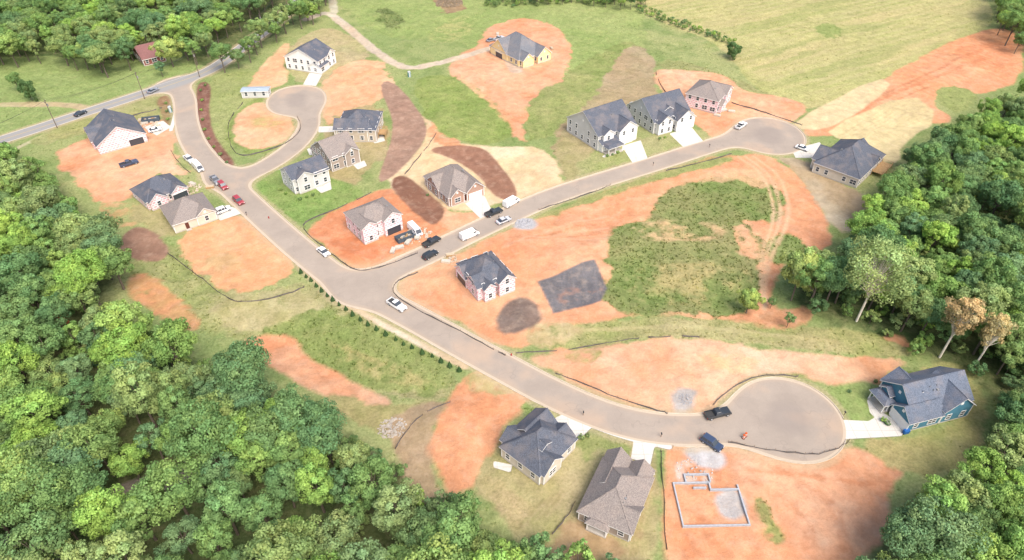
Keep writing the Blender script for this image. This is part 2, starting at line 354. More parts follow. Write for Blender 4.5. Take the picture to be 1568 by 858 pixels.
def hz(x,y):
    i=min(max(int((x-xs[0])/0.46),0),NX-1); j=min(max(int(np.searchsorted(ys,y)),0),NY-1)
    return float(HT[j,i])
# ---------------------------------------------------------------- helpers for nodes
def nodes_of(m):
    m.use_nodes=True; nt=m.node_tree; nt.nodes.clear(); return nt
def mixc(nt,fac,a,b,mode='MIX'):
    n=nt.nodes.new('ShaderNodeMix'); n.data_type='RGBA'; n.blend_type=mode
    for s,v in ((n.inputs[0],fac),(n.inputs[6],a),(n.inputs[7],b)):
        if hasattr(v,'node'): nt.links.new(v,s)
        elif isinstance(v,(int,float)): s.default_value=v
        else: s.default_value=(*v[:3],1)
    return n.outputs[2]
def noise(nt,scale,detail=3,vec=None,rough=.55):
    n=nt.nodes.new('ShaderNodeTexNoise'); n.inputs['Scale'].default_value=scale; n.inputs['Detail'].default_value=detail; n.inputs['Roughness'].default_value=rough
    if vec: nt.links.new(vec,n.inputs['Vector'])
    return n.outputs['Fac']
def mapr(nt,val,a,b,c=0,d=1):
    n=nt.nodes.new('ShaderNodeMapRange'); nt.links.new(val,n.inputs[0])
    n.inputs[1].default_value=a;n.inputs[2].default_value=b;n.inputs[3].default_value=c;n.inputs[4].default_value=d
    return n.outputs[0]
def mth(nt,op,a,b):
    n=nt.nodes.new('ShaderNodeMath'); n.operation=op
    for s,v in ((n.inputs[0],a),(n.inputs[1],b)):
        if hasattr(v,'node'): nt.links.new(v,s)
        else: s.default_value=v
    return n.outputs[0]
def finish(nt,col,rough=.9,bump=None,bs=.3,bd=.1,spec=.3,metal=0):
    p=nt.nodes.new('ShaderNodeBsdfPrincipled'); o=nt.nodes.new('ShaderNodeOutputMaterial')
    if hasattr(col,'node'): nt.links.new(col,p.inputs['Base Color'])
    else: p.inputs['Base Color'].default_value=(*col[:3],1)
    p.inputs['Roughness'].default_value=rough; p.inputs['Specular IOR Level'].default_value=spec; p.inputs['Metallic'].default_value=metal
    if bump is not None:
        b=nt.nodes.new('ShaderNodeBump'); b.inputs['Strength'].default_value=bs; b.inputs['Distance'].default_value=bd
        nt.links.new(bump,b.inputs['Height']); nt.links.new(b.outputs[0],p.inputs['Normal'])
    nt.links.new(p.outputs[0],o.inputs[0]); return p
MC={}
def mat(name,c,c2=None,rough=.85,sc=1.5,bump=0,spec=.3,metal=0,kind=None):
    if name in MC: return MC[name]
    m=bpy.data.materials.new(name); nt=nodes_of(m); MC[name]=m
    tc=nt.nodes.new('ShaderNodeTexCoord').outputs['Object']
    c2=c2 or tuple(x*.8 for x in c)
    n=noise(nt,sc,5,tc,.65)
    col=mixc(nt,mapr(nt,n,.35,.65),c,c2)
    bsrc=n
    if kind=='siding':
        sp=nt.nodes.new('ShaderNodeSeparateXYZ'); nt.links.new(tc,sp.inputs[0])
        fr=mth(nt,'FRACT',mth(nt,'MULTIPLY',sp.outputs[2],5.0),0)
        col=mixc(nt,mapr(nt,fr,.82,.95,0,.25),col,tuple(x*.45 for x in c)); bsrc=fr
    if kind=='shingle':
        sp=nt.nodes.new('ShaderNodeSeparateXYZ'); nt.links.new(tc,sp.inputs[0])
        wv=mth(nt,'FRACT',mth(nt,'MULTIPLY',sp.outputs[2],6.5),0)
        n2=noise(nt,5,2,tc); n3=noise(nt,.35,2,tc)
        col=mixc(nt,mapr(nt,n2,.35,.68,0,.7),col,tuple(min(1,x*1.9) for x in c))
        col=mixc(nt,mapr(nt,wv,.75,1,0,.35),col,tuple(x*.5 for x in c))
        col=mixc(nt,mapr(nt,n3,.45,.75,0,.3),col,S(190,170,155)); bsrc=wv
    if kind=='wrap':
        b=nt.nodes.new('ShaderNodeTexBrick'); cb=nt.nodes.new('ShaderNodeCombineXYZ')
        sp=nt.nodes.new('ShaderNodeSeparateXYZ'); nt.links.new(tc,sp.inputs[0])
        nt.links.new(mth(nt,'ADD',sp.outputs[0],sp.outputs[1]),cb.inputs[0]); nt.links.new(sp.outputs[2],cb.inputs[1])
        nt.links.new(cb.outputs[0],b.inputs['Vector'])
        b.inputs['Scale'].default_value=1.0; b.inputs['Brick Width'].default_value=1.1; b.inputs['Row Height'].default_value=.7; b.inputs['Mortar Size'].default_value=.15
        b.inputs['Color1'].default_value=(*S(232,150,164,1.3),1); b.inputs['Color2'].default_value=(*S(244,206,210,1.3),1); b.inputs['Mortar'].default_value=(*S(250,244,244,1.3),1)
        col=mixc(nt,.9,col,b.outputs['Color'])
        n3=noise(nt,.5,3,tc); col=mixc(nt,mapr(nt,n3,.68,.7,0,.6),col,S(222,196,156))
    if kind=='brick':
        b=nt.nodes.new('ShaderNodeTexBrick'); cb=nt.nodes.new('ShaderNodeCombineXYZ')
        sp=nt.nodes.new('ShaderNodeSeparateXYZ'); nt.links.new(tc,sp.inputs[0])
        nt.links.new(mth(nt,'ADD',sp.outputs[0],sp.outputs[1]),cb.inputs[0]); nt.links.new(sp.outputs[2],cb.inputs[1])
        nt.links.new(cb.outputs[0],b.inputs['Vector']); b.inputs['Scale'].default_value=2.2
        b.inputs['Color1'].default_value=(*c,1); b.inputs['Color2'].default_value=(*c2,1); b.inputs['Mortar'].default_value=(*S(190,180,165),1)
        col=b.outputs['Color']
    finish(nt,col,rough,bsrc if bump else None,bump,.03,spec,metal)
    return m
# ---------------------------------------------------------------- ground mesh
def np_mesh(name,verts,faces,k):
    me=bpy.data.meshes.new(name)
    me.vertices.add(len(verts)); me.vertices.foreach_set('co',np.ascontiguousarray(verts,dtype=np.float32).ravel())
    nf=len(faces); me.loops.add(nf*k); me.loops.foreach_set('vertex_index',np.ascontiguousarray(faces,dtype=np.int32).ravel())
    me.polygons.add(nf); me.polygons.foreach_set('loop_start',np.arange(0,nf*k,k,dtype=np.int32))
    me.update(calc_edges=True)
    return me
V=np.stack([X,Y,HT],-1).reshape(-1,3)
idx=np.arange(NX*NY).reshape(NY,NX)
Fq=np.stack([idx[:-1,:-1],idx[:-1,1:],idx[1:,1:],idx[1:,:-1]],-1).reshape(-1,4)
nb=len(V)
BIG=6000
outer=np.array([(-BIG,-BIG,0),(BIG,-BIG,0),(BIG,BIG,0),(-BIG,BIG,0)],float)
c00,c10,c11,c01=idx[0,0],idx[0,-1],idx[-1,-1],idx[-1,0]
V=np.vstack([V,outer])
Fq=np.vstack([Fq,[(nb,nb+1,c10,c00),(nb+1,nb+2,c11,c10),(nb+2,nb+3,c01,c11),(nb+3,nb,c00,c01)]])
me=np_mesh('ground',V,Fq,4)
ext=np.array([S(130,150,90)]*4)
ca=me.color_attributes.new('Col','FLOAT_COLOR','POINT')
cc=np.ones((len(V),4),np.float32); cc[:,:3]=np.vstack([COLR.reshape(-1,3),ext]); ca.data.foreach_set('color',cc.ravel())
for nm,arr,e in (('road',ROAD,50),('hwy',sdH,50),('conc',CONC,20),('veg',VEG,1)):
    at=me.attributes.new(nm,'FLOAT','POINT'); at.data.foreach_set('value',np.concatenate([arr.ravel(),[e]*4]).astype(np.float32))
me.polygons.foreach_set('use_smooth',np.ones(len(Fq),bool))
ground=bpy.data.objects.new('ground',me); COL.objects.link(ground)
m=bpy.data.materials.new('ground_surface'); nt=nodes_of(m); me.materials.append(m)
def attr(nm,o='Fac'):
    n=nt.nodes.new('ShaderNodeAttribute'); n.attribute_name=nm; return n.outputs[o]
pos=nt.nodes.new('ShaderNodeNewGeometry').outputs['Position']
base=attr('Col','Color'); veg=attr('veg')
nf_=noise(nt,1.6,4,pos,.7); nm_=noise(nt,.35,4,pos,.65); nh_=noise(nt,5,2,pos,.6)
dv=mixc(nt,mapr(nt,nf_,.33,.67),(.70,.72,.68),(1.24,1.20,1.28)); dd=mixc(nt,mapr(nt,nf_,.3,.7),(.90,.87,.84),(1.09,1.10,1.11))
col=mixc(nt,1,base,mixc(nt,veg,dd,dv),'MULTIPLY')
col=mixc(nt,mapr(nt,nm_,.5,.7,0,.2),col,mixc(nt,veg,S(246,218,190),S(208,196,140)))
col=mixc(nt,mapr(nt,nh_,.6,.75,0,.3),col,mixc(nt,veg,S(196,132,98),S(108,130,70)))
# asphalt
asn=noise(nt,.12,4,pos,.7); asf=noise(nt,3,3,pos,.7)
asph=mixc(nt,mapr(nt,asn,.35,.65),S(182,168,154),S(197,182,166))
asph=mixc(nt,mapr(nt,asf,.3,.7,0,.3),asph,S(162,152,144))
roadv=attr('road')
asph=mixc(nt,mapr(nt,roadv,-1.6,-.5,0,.35),asph,S(214,188,158))
dirt=noise(nt,.06,3,pos,.6); asph=mixc(nt,mapr(nt,dirt,.55,.68,0,.35),asph,S(220,184,152))
asph=mixc(nt,mapr(nt,roadv,-8.5,-6.0,.45,0),asph,S(158,147,140))
hw=mapr(nt,attr('hwy'),-.3,2,1,0); asph=mixc(nt,hw,asph,mixc(nt,asf,S(180,178,174),S(166,164,162)))
crack=nt.nodes.new('ShaderNodeTexVoronoi'); crack.feature='DISTANCE_TO_EDGE'; crack.inputs['Scale'].default_value=.07
wv=nt.nodes.new('ShaderNodeVectorMath'); wv.operation='ADD'; nz=nt.nodes.new('ShaderNodeTexNoise'); nz.inputs['Scale'].default_value=.2; nt.links.new(pos,nz.inputs['Vector'])
sc_=nt.nodes.new('ShaderNodeVectorMath'); sc_.operation='SCALE'; sc_.inputs['Scale'].default_value=9; nt.links.new(nz.outputs['Color'],sc_.inputs[0]); nt.links.new(pos,wv.inputs[0]); nt.links.new(sc_.outputs[0],wv.inputs[1]); nt.links.new(wv.outputs[0],crack.inputs['Vector'])
asph=mixc(nt,mapr(nt,crack.outputs['Distance'],0,.008,.3,0),asph,S(150,138,130))
gut=mixc(nt,asf,S(226,210,188),S(208,188,164))
rd=mixc(nt,mapr(nt,roadv,-.62,-.54),asph,gut)
con=mixc(nt,mapr(nt,asf,.3,.7),S(244,240,232),S(230,224,212))
con=mixc(nt,mapr(nt,nm_,.55,.7,0,.3),con,S(226,204,180))
br=nt.nodes.new('ShaderNodeTexBrick'); br.offset=0; br.inputs['Scale'].default_value=1; br.inputs['Brick Width'].default_value=3; br.inputs['Row Height'].default_value=3; br.inputs['Mortar Size'].default_value=.04
br.inputs['Color1'].default_value=(1,1,1,1);br.inputs['Color2'].default_value=(.96,.96,.96,1);br.inputs['Mortar'].default_value=(.65,.63,.6,1); nt.links.new(pos,br.inputs['Vector'])
con=mixc(nt,1,con,br.outputs['Color'],'MULTIPLY')
concm=mapr(nt,attr('conc'),-.05,.05,1,0)
col=mixc(nt,concm,col,con)
roadm=mapr(nt,roadv,-.04,.04,1,0)
col=mixc(nt,roadm,col,rd)
hard=mth(nt,'MAXIMUM',concm,roadm)
bh=mth(nt,'MULTIPLY',mth(nt,'ADD',nf_,mth(nt,'MULTIPLY',nh_,.5)),mth(nt,'SUBTRACT',1.0,hard))
finish(nt,col,.95,bh,.55,.35,.1)
# ---------------------------------------------------------------- kerbs by contouring the road field
gy,gx=np.gradient(ROAD,ys,xs)
sgn=ROAD<0
cell=(sgn[:-1,:-1].astype(int)+sgn[:-1,1:]+sgn[1:,1:]+sgn[1:,:-1])
jj,ii=np.where((cell>0)&(cell<4)&(sdH[:-1,:-1]>1.2)&(CONC[:-1,:-1]>.2))
kv=[];kf=[]
for j,i in zip(jj,ii):
    cs=[(j,i),(j,i+1),(j+1,i+1),(j+1,i)]; pts=[]
    for a in range(4):
        A=cs[a];B=cs[(a+1)%4]; va,vb=ROAD[A],ROAD[B]
        if (va<0)!=(vb<0):
            t=va/(va-vb); x=X[A]+(X[B]-X[A])*t; y=Y[A]+(Y[B]-Y[A])*t
            nx_=gx[A]+(gx[B]-gx[A])*t; ny_=gy[A]+(gy[B]-gy[A])*t; l=math.hypot(nx_,ny_)+1e-6
            pts.append((x,y,nx_/l,ny_/l))
    if len(pts)!=2: continue
    b=len(kv)
    for x,y,nx_,ny_ in pts:
        kv+= [(x,y,-.05),(x+nx_*.03,y+ny_*.03,.13),(x+nx_*.2,y+ny_*.2,.13),(x+nx_*.22,y+ny_*.22,-.2)]
    kf+= [(b,b+4,b+5,b+1),(b+1,b+5,b+6,b+2),(b+2,b+6,b+7,b+3)]
kme=bpy.data.meshes.new('kerb'); kme.from_pydata(kv,[],kf); kme.materials.append(mat('kerb_concrete',S(232,218,196),S(214,196,172),sc=.7))
COL.objects.link(bpy.data.objects.new('kerb',kme))
# ---------------------------------------------------------------- mesh builder
class MB:
    def __init__(s): s.v=[];s.f=[];s.m=[]
    def add(s,vs,fs,mi=0):
        b=len(s.v); s.v+=[tuple(v) for v in vs]
        for f in fs: s.f.append(tuple(b+i for i in f)); s.m.append(mi)
    def box(s,x0,x1,y0,y1,z0,z1,mi=0):
        s.add([(x0,y0,z0),(x1,y0,z0),(x1,y1,z0),(x0,y1,z0),(x0,y0,z1),(x1,y0,z1),(x1,y1,z1),(x0,y1,z1)],
              [(0,3,2,1),(4,5,6,7),(0,1,5,4),(1,2,6,5),(2,3,7,6),(3,0,4,7)],mi)
    def frus(s,b0,b1,z0,z1,mi=0):
        (x0,x1,y0,y1)=b0;(a0,a1,c0,c1)=b1
        s.add([(x0,y0,z0),(x1,y0,z0),(x1,y1,z0),(x0,y1,z0),(a0,c0,z1),(a1,c0,z1),(a1,c1,z1),(a0,c1,z1)],
              [(0,3,2,1),(4,5,6,7),(0,1,5,4),(1,2,6,5),(2,3,7,6),(3,0,4,7)],mi)
    def cyl(s,p,q,r0,r1,n=8,mi=0,cap=True):
        p=Vector(p);q=Vector(q);d=(q-p).normalized(); a=d.orthogonal().normalized(); c=d.cross(a)
        vs=[];
        for k in range(n):
            t=2*math.pi*k/n; o=a*math.cos(t)+c*math.sin(t); vs.append(p+o*r0)
        for k in range(n):
            t=2*math.pi*k/n; o=a*math.cos(t)+c*math.sin(t); vs.append(q+o*r1)
        fs=[(k,(k+1)%n,n+(k+1)%n,n+k) for k in range(n)]
        if cap: fs+= [tuple(range(n))[::-1],tuple(range(n,2*n))]
        s.add(vs,fs,mi)
    def obj(s,name,mats,parent=None,bevel=0):
        if not s.v: return None
        me=bpy.data.meshes.new(name); me.from_pydata(s.v,[],s.f)
        for m in mats: me.materials.append(m)
        me.polygons.foreach_set('material_index',s.m); me.update()
        o=bpy.data.objects.new(name,me); COL.objects.link(o)
        if parent: o.parent=parent
        if bevel:
            b=o.modifiers.new('bevel','BEVEL'); b.width=bevel; b.segments=2; b.limit_method='ANGLE'
        return o
def empty(name,x,y,z=0,rot=0):
    e=bpy.data.objects.new(name,None); COL.objects.link(e); e.empty_display_size=.5
    e.location=(x,y,z); e.rotation_euler=(0,0,rot); return e
# ---------------------------------------------------------------- houses
WK=1.22
R_CH=lambda: mat('roof_charcoal',S(96,101,112),S(82,87,98),sc=3,kind='shingle',bump=.3)
R_BR=lambda: mat('roof_weathered',S(148,138,132),S(128,120,116),sc=3,kind='shingle',bump=.3)
R_GY=lambda: mat('roof_grey',S(122,125,131),S(104,107,114),sc=3,kind='shingle',bump=.3)
R_SL=lambda: mat('roof_slate',S(108,117,132),S(92,101,116),sc=3,kind='shingle',bump=.3)
W_WRAP=lambda: mat('house_wrap',S(248,232,232,WK),S(242,214,216,WK),kind='wrap')
W_BEI=lambda: mat('siding_beige',S(224,214,198,WK),S(214,204,186,WK),kind='siding',sc=.6)
W_TAN=lambda: mat('siding_tan',S(204,192,174,WK),S(194,180,160,WK),kind='siding',sc=.6)
W_WHI=lambda: mat('siding_white',S(248,247,244,WK),S(242,240,236,WK),kind='siding',sc=.6)
W_GRY=lambda: mat('siding_grey',S(216,215,213,WK),S(206,204,201,WK),kind='siding',sc=.6)
W_BLU=lambda: mat('siding_blue',S(84,138,160,WK),S(74,124,146,WK),kind='siding',sc=.6)
W_BRK=lambda: mat('brick_wall',S(190,152,134,WK),S(168,130,114,WK),kind='brick')
W_YEL=lambda: mat('sheathing_yellow',S(250,232,182,WK),S(246,218,158,WK),sc=.8)
W_TAU=lambda: mat('siding_taupe',S(174,160,148,WK),S(164,150,138,WK),kind='siding',sc=.6)
TRIM=mat('trim_white',S(252,250,247,WK),S(244,242,238,WK),sc=.8)
CONCM=mat('concrete',S(222,216,206),S(206,196,184),sc=.8)
WOOD=mat('deck_wood',S(214,178,130),S(196,156,108),sc=1.2)
gm=bpy.data.materials.new('window_glass'); nt=nodes_of(gm)
gp=finish(nt,(.045,.055,.07),.08,None,spec=.6)
GLASS=gm
DOORM=mat('door_paint',S(120,70,58),S(104,60,50))
GARM=mat('garage_white',S(250,248,244,WK),S(244,240,235,WK),sc=.6)
VENT=mat('vent_metal',S(170,170,170),rough=.5)
def house(name,key,secs,wall,roof,garage=None,door=None,porch=None,trim=None,wall2=None,deck=None,unfinished=False,vents=3,seed=0):
    L,Fp,R=HS[key]; f=G(*Fp);l=G(*L);r=G(*R)
    dx,dy=r[0]-f[0],r[1]-f[1]; W=math.hypot(dx,dy); dx/=W;dy/=W
    D=abs((l[0]-f[0])*(-dy)+(l[1]-f[1])*dx)
    e=empty(name,f[0],f[1],0,math.atan2(dy,dx)); rr=random.Random(seed+len(key)*7+sum(map(ord,key)))
    trim=trim or TRIM
    wm=[wall,wall2 or wall,CONCM]
    walls=MB();roofm=MB();win=MB();gar=MB();tr=MB()
    for si,s in enumerate(secs):
        x0,x1,y0,y1=s[0]*W,s[1]*W,s[2]*D,s[3]*D; h,ty,pt=s[4],s[5],s[6]; wi=s[7] if len(s)>7 else 0
        ep=si*.004; x0-=ep;x1+=ep;y0-=ep;y1+=ep
        zb=s[8] if len(s)>8 else -.4
        walls.add([(x0,y0,zb),(x1,y0,zb),(x1,y1,zb),(x0,y1,zb),(x0,y0,h),(x1,y0,h),(x1,y1,h),(x0,y1,h)],[(0,1,5,4),(1,2,6,5),(2,3,7,6),(3,0,4,7)],wi)
        if zb<0:
            q=.03; walls.add([(x0-q,y0-q,-.4),(x1+q,y0-q,-.4),(x1+q,y1+q,-.4),(x0-q,y1+q,-.4),(x0-q,y0-q,.35),(x1+q,y0-q,.35),(x1+q,y1+q,.35),(x0-q,y1+q,.35)],[(0,1,5,4),(1,2,6,5),(2,3,7,6),(3,0,4,7),(4,5,6,7)],2)
            for cx,cy in ((x0,y0),(x1,y0),(x1,y1),(x0,y1)):
                tr.box(cx-.09,cx+.09,cy-.09,cy+.09,.35,h-.02,0)
        o=.42 if h>3 else .35
        th=.2
        if ty=='hip':
            ze=h-o*pt+th; w_,d_=x1-x0+2*o,y1-y0+2*o
            if w_>=d_:
                hs=d_/2; rl=max(w_-2*hs,.2); xm0=(x0+x1)/2-rl/2;xm1=(x0+x1)/2+rl/2; ym=(y0+y1)/2; r0=(xm0,ym);r1=(xm1,ym)
            else:
                hs=w_/2; rl=max(d_-2*hs,.2); ym0=(y0+y1)/2-rl/2;ym1=(y0+y1)/2+rl/2; xm=(x0+x1)/2; r0=(xm,ym0);r1=(xm,ym1)
            zr=ze+hs*pt
            a=(x0-o,y0-o);b=(x1+o,y0-o);c=(x1+o,y1+o);d=(x0-o,y1+o)
            vs=[(*a,ze),(*b,ze),(*c,ze),(*d,ze),(*r0,zr),(*r1,zr),(*a,ze-th),(*b,ze-th),(*c,ze-th),(*d,ze-th)]
            if w_>=d_: fs=[(0,1,5,4),(1,2,5),(2,3,4,5),(3,0,4)]
            else: fs=[(0,1,4),(1,2,5,4),(2,3,5),(3,0,4,5)]
            roofm.add(vs,fs,0); roofm.add(vs,[(0,6,7,1),(1,7,8,2),(2,8,9,3),(3,9,6,0),(6,9,8,7)],1)
            roofm.cyl((*r0,zr+.02),(*r1,zr+.02),.1,.1,5,0)
            for cr,rp in ((a,r0),(d,r0 if w_>=d_ else r1),(b,r1 if w_>=d_ else r0),(c,r1)):
                roofm.cyl((*cr,ze+.02),(*rp,zr+.02),.09,.09,4,0)
        else:
            gxx=(ty=='gx')
            u0,u1,v0,v1=(x0,x1,y0,y1) if gxx else (y0,y1,x0,x1)
            T=(lambda u,v,z:(u,v,z)) if gxx else (lambda u,v,z:(v,u,z))
            vm=(v0+v1)/2; rz=h+(v1-v0)/2*pt; ze=h-o*pt
            P6=[(u0-o,v0-o,ze),(u1+o,v0-o,ze),(u1+o,vm,rz),(u0-o,vm,rz),(u1+o,v1+o,ze),(u0-o,v1+o,ze)]
            vs=[T(u,v,z+th) for u,v,z in P6]+[T(*p) for p in P6]
            roofm.add(vs,[(0,1,2,3),(3,2,4,5)],0)
            roofm.add(vs,[(6,9,8,7),(9,11,10,8),(0,6,7,1),(5,4,10,11),(0,3,9,6),(3,5,11,9),(1,7,8,2),(2,8,10,4)],1)
            roofm.cyl(T(u0-o,vm,rz+th),T(u1+o,vm,rz+th),.1,.1,5,0)
            walls.add([T(u0,v0,h),T(u0,v1,h),T(u0,vm,rz),T(u1,v0,h),T(u1,v1,h),T(u1,vm,rz)],[(0,1,2),(3,5,4)],wi)
            if v1-v0>4:
                for uu,sg in ((u0,-1),(u1,1)):
                    zc=h+(v1-v0)*pt*.2
                    a_=T(uu+sg*.01,vm-.3,zc-.35);b_=T(uu+sg*.06,vm+.3,zc+.35)
                    win.box(min(a_[0],b_[0]),max(a_[0],b_[0]),min(a_[1],b_[1]),max(a_[1],b_[1]),a_[2],b_[2],1)
        if zb<0 or h-zb>1.0:
            lv=[1.75] if h<4.6 else [1.6,4.4]
            if zb>0: lv=[h-.75]
            for face in 'SWEN':
                ln=(x1-x0) if face in 'SN' else (y1-y0)
                n=max(1,int(ln/2.9))
                for li,zc in enumerate(lv):
                    for k in range(n):
                        u=(k+.5)/n*ln
                        if garage and garage[0]==si and garage[1]==face and li==0: continue
                        if door and door[0]==si and door[1]==face and li==0 and abs(u-door[2]*ln)<1.3: continue
                        if rr.random()<.12: continue
                        ww,hh=(.5,.75); 
                        if rr.random()<.15: ww=.95
                        if zb>0: ww,hh=.4,.4
                        if face=='S': Q=lambda a,b,z:(x0+a,y0-b,z)
                        elif face=='N': Q=lambda a,b,z:(x0+a,y1+b,z)
                        elif face=='W': Q=lambda a,b,z:(x0-b,y0+a,z)
                        else: Q=lambda a,b,z:(x1+b,y0+a,z)
                        def bx(a0,a1,d0,d1,z0,z1,mi):
                            p=Q(a0,d0,z0);q=Q(a1,d1,z1)
                            win.box(min(p[0],q[0]),max(p[0],q[0]),min(p[1],q[1]),max(p[1],q[1]),z0,z1,mi)
                        bx(u-ww,u+ww,-.02,.03,zc-hh,zc+hh,0)
                        for a0,a1,z0,z1 in ((u-ww-.12,u-ww,zc-hh-.12,zc+hh+.12),(u+ww,u+ww+.12,zc-hh-.12,zc+hh+.12),(u-ww,u+ww,zc+hh,zc+hh+.12),(u-ww,u+ww,zc-hh-.12,zc-hh),(u-ww,u+ww,zc-.03,zc+.03)):
                            bx(a0,a1,-.02,.08,z0,z1,1)
                        if ww>.9: bx(u-.04,u+.04,-.02,.078,zc-hh,zc+hh,1)
    def onface(si,face,u,w,z0,z1,mb,d0,d1,mi):
        s=secs[si]; x0,x1,y0,y1=s[0]*W,s[1]*W,s[2]*D,s[3]*D; ep=si*.004
        if face=='S': c=x0+u*(x1-x0); mb.box(c-w/2,c+w/2,y0-ep-d1,y0-ep-d0,z0,z1,mi)
        if face=='N': c=x0+u*(x1-x0); mb.box(c-w/2,c+w/2,y1+ep+d0,y1+ep+d1,z0,z1,mi)
        if face=='W': c=y0+u*(y1-y0); mb.box(x0-ep-d1,x0-ep-d0,c-w/2,c+w/2,z0,z1,mi)
        if face=='E': c=y0+u*(y1-y0); mb.box(x1+ep+d0,x1+ep+d1,c-w/2,c+w/2,z0,z1,mi)
    if garage:
        si,face=garage[:2]; u=garage[2] if len(garage)>2 else .5; gw=garage[3] if len(garage)>3 else 4.6
        if unfinished: onface(si,face,u,gw,0,2.3,gar,-.02,.04,1)
        else:
            for k in range(4): onface(si,face,u,gw,.02+k*.57,.02+k*.57+.54,gar,-.02,.06,0)
            onface(si,face,u,gw,.0,2.32,gar,-.02,.035,2)
        onface(si,face,u,gw+.4,2.33,2.55,gar,-.02,.1,2)
    if door:
        onface(door[0],door[1],door[2],1.0,.3,2.4,gar,-.02,.05,3); onface(door[0],door[1],door[2],1.5,.0,.3,gar,0,.9,4)
        onface(door[0],door[1],door[2],1.3,2.41,2.55,gar,0,.09,2)
    if porch:
        x0,x1,y0,y1=porch[0]*W,porch[1]*W,porch[2]*D,porch[3]*D; pm=MB()
        pm.box(x0,x1,y0,y1,-.3,.32,1)
        for k in range(3):
            for yy in ((y0+.15,y1-.15)):
                xx=x0+.2+(x1-x0-.4)*k/2; pm.box(xx-.1,xx+.1,yy-.1,yy+.1,.32,2.75,0)
        pm.obj('porch',[trim,CONCM],e)
        o=.3
        roofm.add([(x0-o,y0-o,2.75),(x1+o,y0-o,2.75),(x1+o,y1+o,2.75),(x0-o,y1+o,2.75),(x0+.6,y0+.6,3.5),(x1-.6,y0+.6,3.5),(x1-.6,y1-.6,3.5),(x0+.6,y1-.6,3.5)],[(0,1,5,4),(1,2,6,5),(2,3,7,6),(3,0,4,7),(4,5,6,7)],0)
        roofm.box(x0-o,x1+o,y0-o,y1+o,2.58,2.745,1)
    if deck:
        x0,x1,y0,y1=deck[0]*W,deck[1]*W,deck[2]*D,deck[3]*D; dm=MB()
        n=int((x1-x0)/.16)
        for k in range(n): dm.box(x0+k*.16,x0+k*.16+.14,y0,y1,1.5,1.55,0)
        for xx in (x0+.1,(x0+x1)/2,x1-.1):
            for yy in (y0+.1,y1-.1): dm.box(xx-.08,xx+.08,yy-.08,yy+.08,-.3,2.5,0)
        for zz in (2.0,2.45):
            dm.box(x0,x1,y0,y0+.06,zz,zz+.06,0); dm.box(x0,x0+.06,y0+.07,y1,zz,zz+.06,0); dm.box(x1-.06,x1,y0+.07,y1,zz,zz+.06,0)
        dm.obj('deck',[WOOD],e)
    s=secs[0]; x0,x1,y0,y1=s[0]*W,s[1]*W,s[2]*D,s[3]*D
    for k in range(vents):
        fx=rr.uniform(.25,.75);fy=rr.choice([.28,.35,.66]); x=x0+fx*(x1-x0);y=y0+fy*(y1-y0)
        if s[5]=='gy': zz=s[4]+(min(fx,1-fx))*(x1-x0)*s[6]
        elif s[5]=='gx': zz=s[4]+(min(fy,1-fy))*(y1-y0)*s[6]
        else: zz=s[4]+min(min(fx,1-fx)*(x1-x0),min(fy,1-fy)*(y1-y0))*s[6]
        gar.cyl((x,y,zz-.3),(x,y,zz+.65),.07,.07,6,5)
        if k==0: gar.box(x+.8,x+1.2,y-.2,y+.2,zz-.2,zz+.45,5)
    walls.obj('walls',wm,e); roofm.obj('roof',[roof,trim],e); win.obj('windows',[GLASS,trim],e)
    tr.obj('corner_boards',[trim if not unfinished else wall],e)
    gar.obj('doors_and_vents',[GARM,GLASS,trim,DOORM,CONCM,VENT],e)
    return e
house('wrapped_unfinished_house','H1',[(0.02,1,0,1,3.3,'gy',.62),(-.02,.5,.3,.85,3.3,'gx',.7),(.1,.5,.02,.3,3.3,'gy',.7)],W_WRAP(),R_CH(),garage=(0,'S',.78,4.6),unfinished=True)
house('unfinished_ranch_house','H2',[(0,1,.1,1,3.2,'hip',.7),(.05,.45,0,.6,3.2,'gy',.8),(.6,.98,.0,.6,3.2,'gy',.75)],W_WRAP(),R_CH(),garage=(2,'S'),unfinished=True,wall2=W_BRK())
house('beige_ranch_house','H3',[(0,1,.0,1,3.2,'hip',.65),(.55,1,-.02,.5,3.2,'gy',.75)],W_BEI(),R_BR(),garage=(1,'E',.5),door=(0,'S',.3))
house('white_two_storey_house','H4',[(0,1,.0,1,5.5,'gx',.5),(.5,1,-.02,.5,5.4,'gy',.6),(.0,.5,-.05,.3,3.1,'gx',.5)],W_WHI(),R_CH(),garage=(0,'E',.5,4.6),wall2=W_TAU(),seed=3)
house('tan_house','H5',[(0,1,0,.95,4.8,'hip',.6),(.0,.5,.2,1.0,4.8,'gy',.65)],W_TAN(),R_CH(),deck=(.2,.5,-.2,-.01))
house('taupe_house','H6',[(0,1,.05,1,4.9,'gx',.65),(.5,1,0,.6,4.9,'gy',.65),(.0,.4,.3,1.1,3.4,'gy',.7)],W_TAU(),R_BR())
house('grey_two_storey_house','H7',[(0,1,.1,1,5.4,'gx',.6),(.1,.55,0,.6,5.4,'gy',.65),(.5,1,.05,.5,4.9,'hip',.6)],W_GRY(),R_CH(),door=(0,'S',.75))
house('wrapped_two_storey_house','H8',[(0,1,.1,1,5.6,'hip',.55),(.55,1,0,.6,5.6,'gy',.62),(.0,.35,.02,.5,5.6,'gy',.62)],W_WRAP(),R_BR(),garage=(1,'S',.5,4.4),unfinished=True)
house('brick_house','H9',[(0,1,.05,1,3.6,'hip',.8),(.5,1,0,.5,3.6,'gy',.85),(.05,.42,.02,.5,3.6,'gy',.85),(-.03,.4,.4,.85,3.6,'gx',.8)],W_BRK(),R_BR(),garage=(1,'S',.5,4.6),door=(0,'S',.46),wall2=W_TAU())
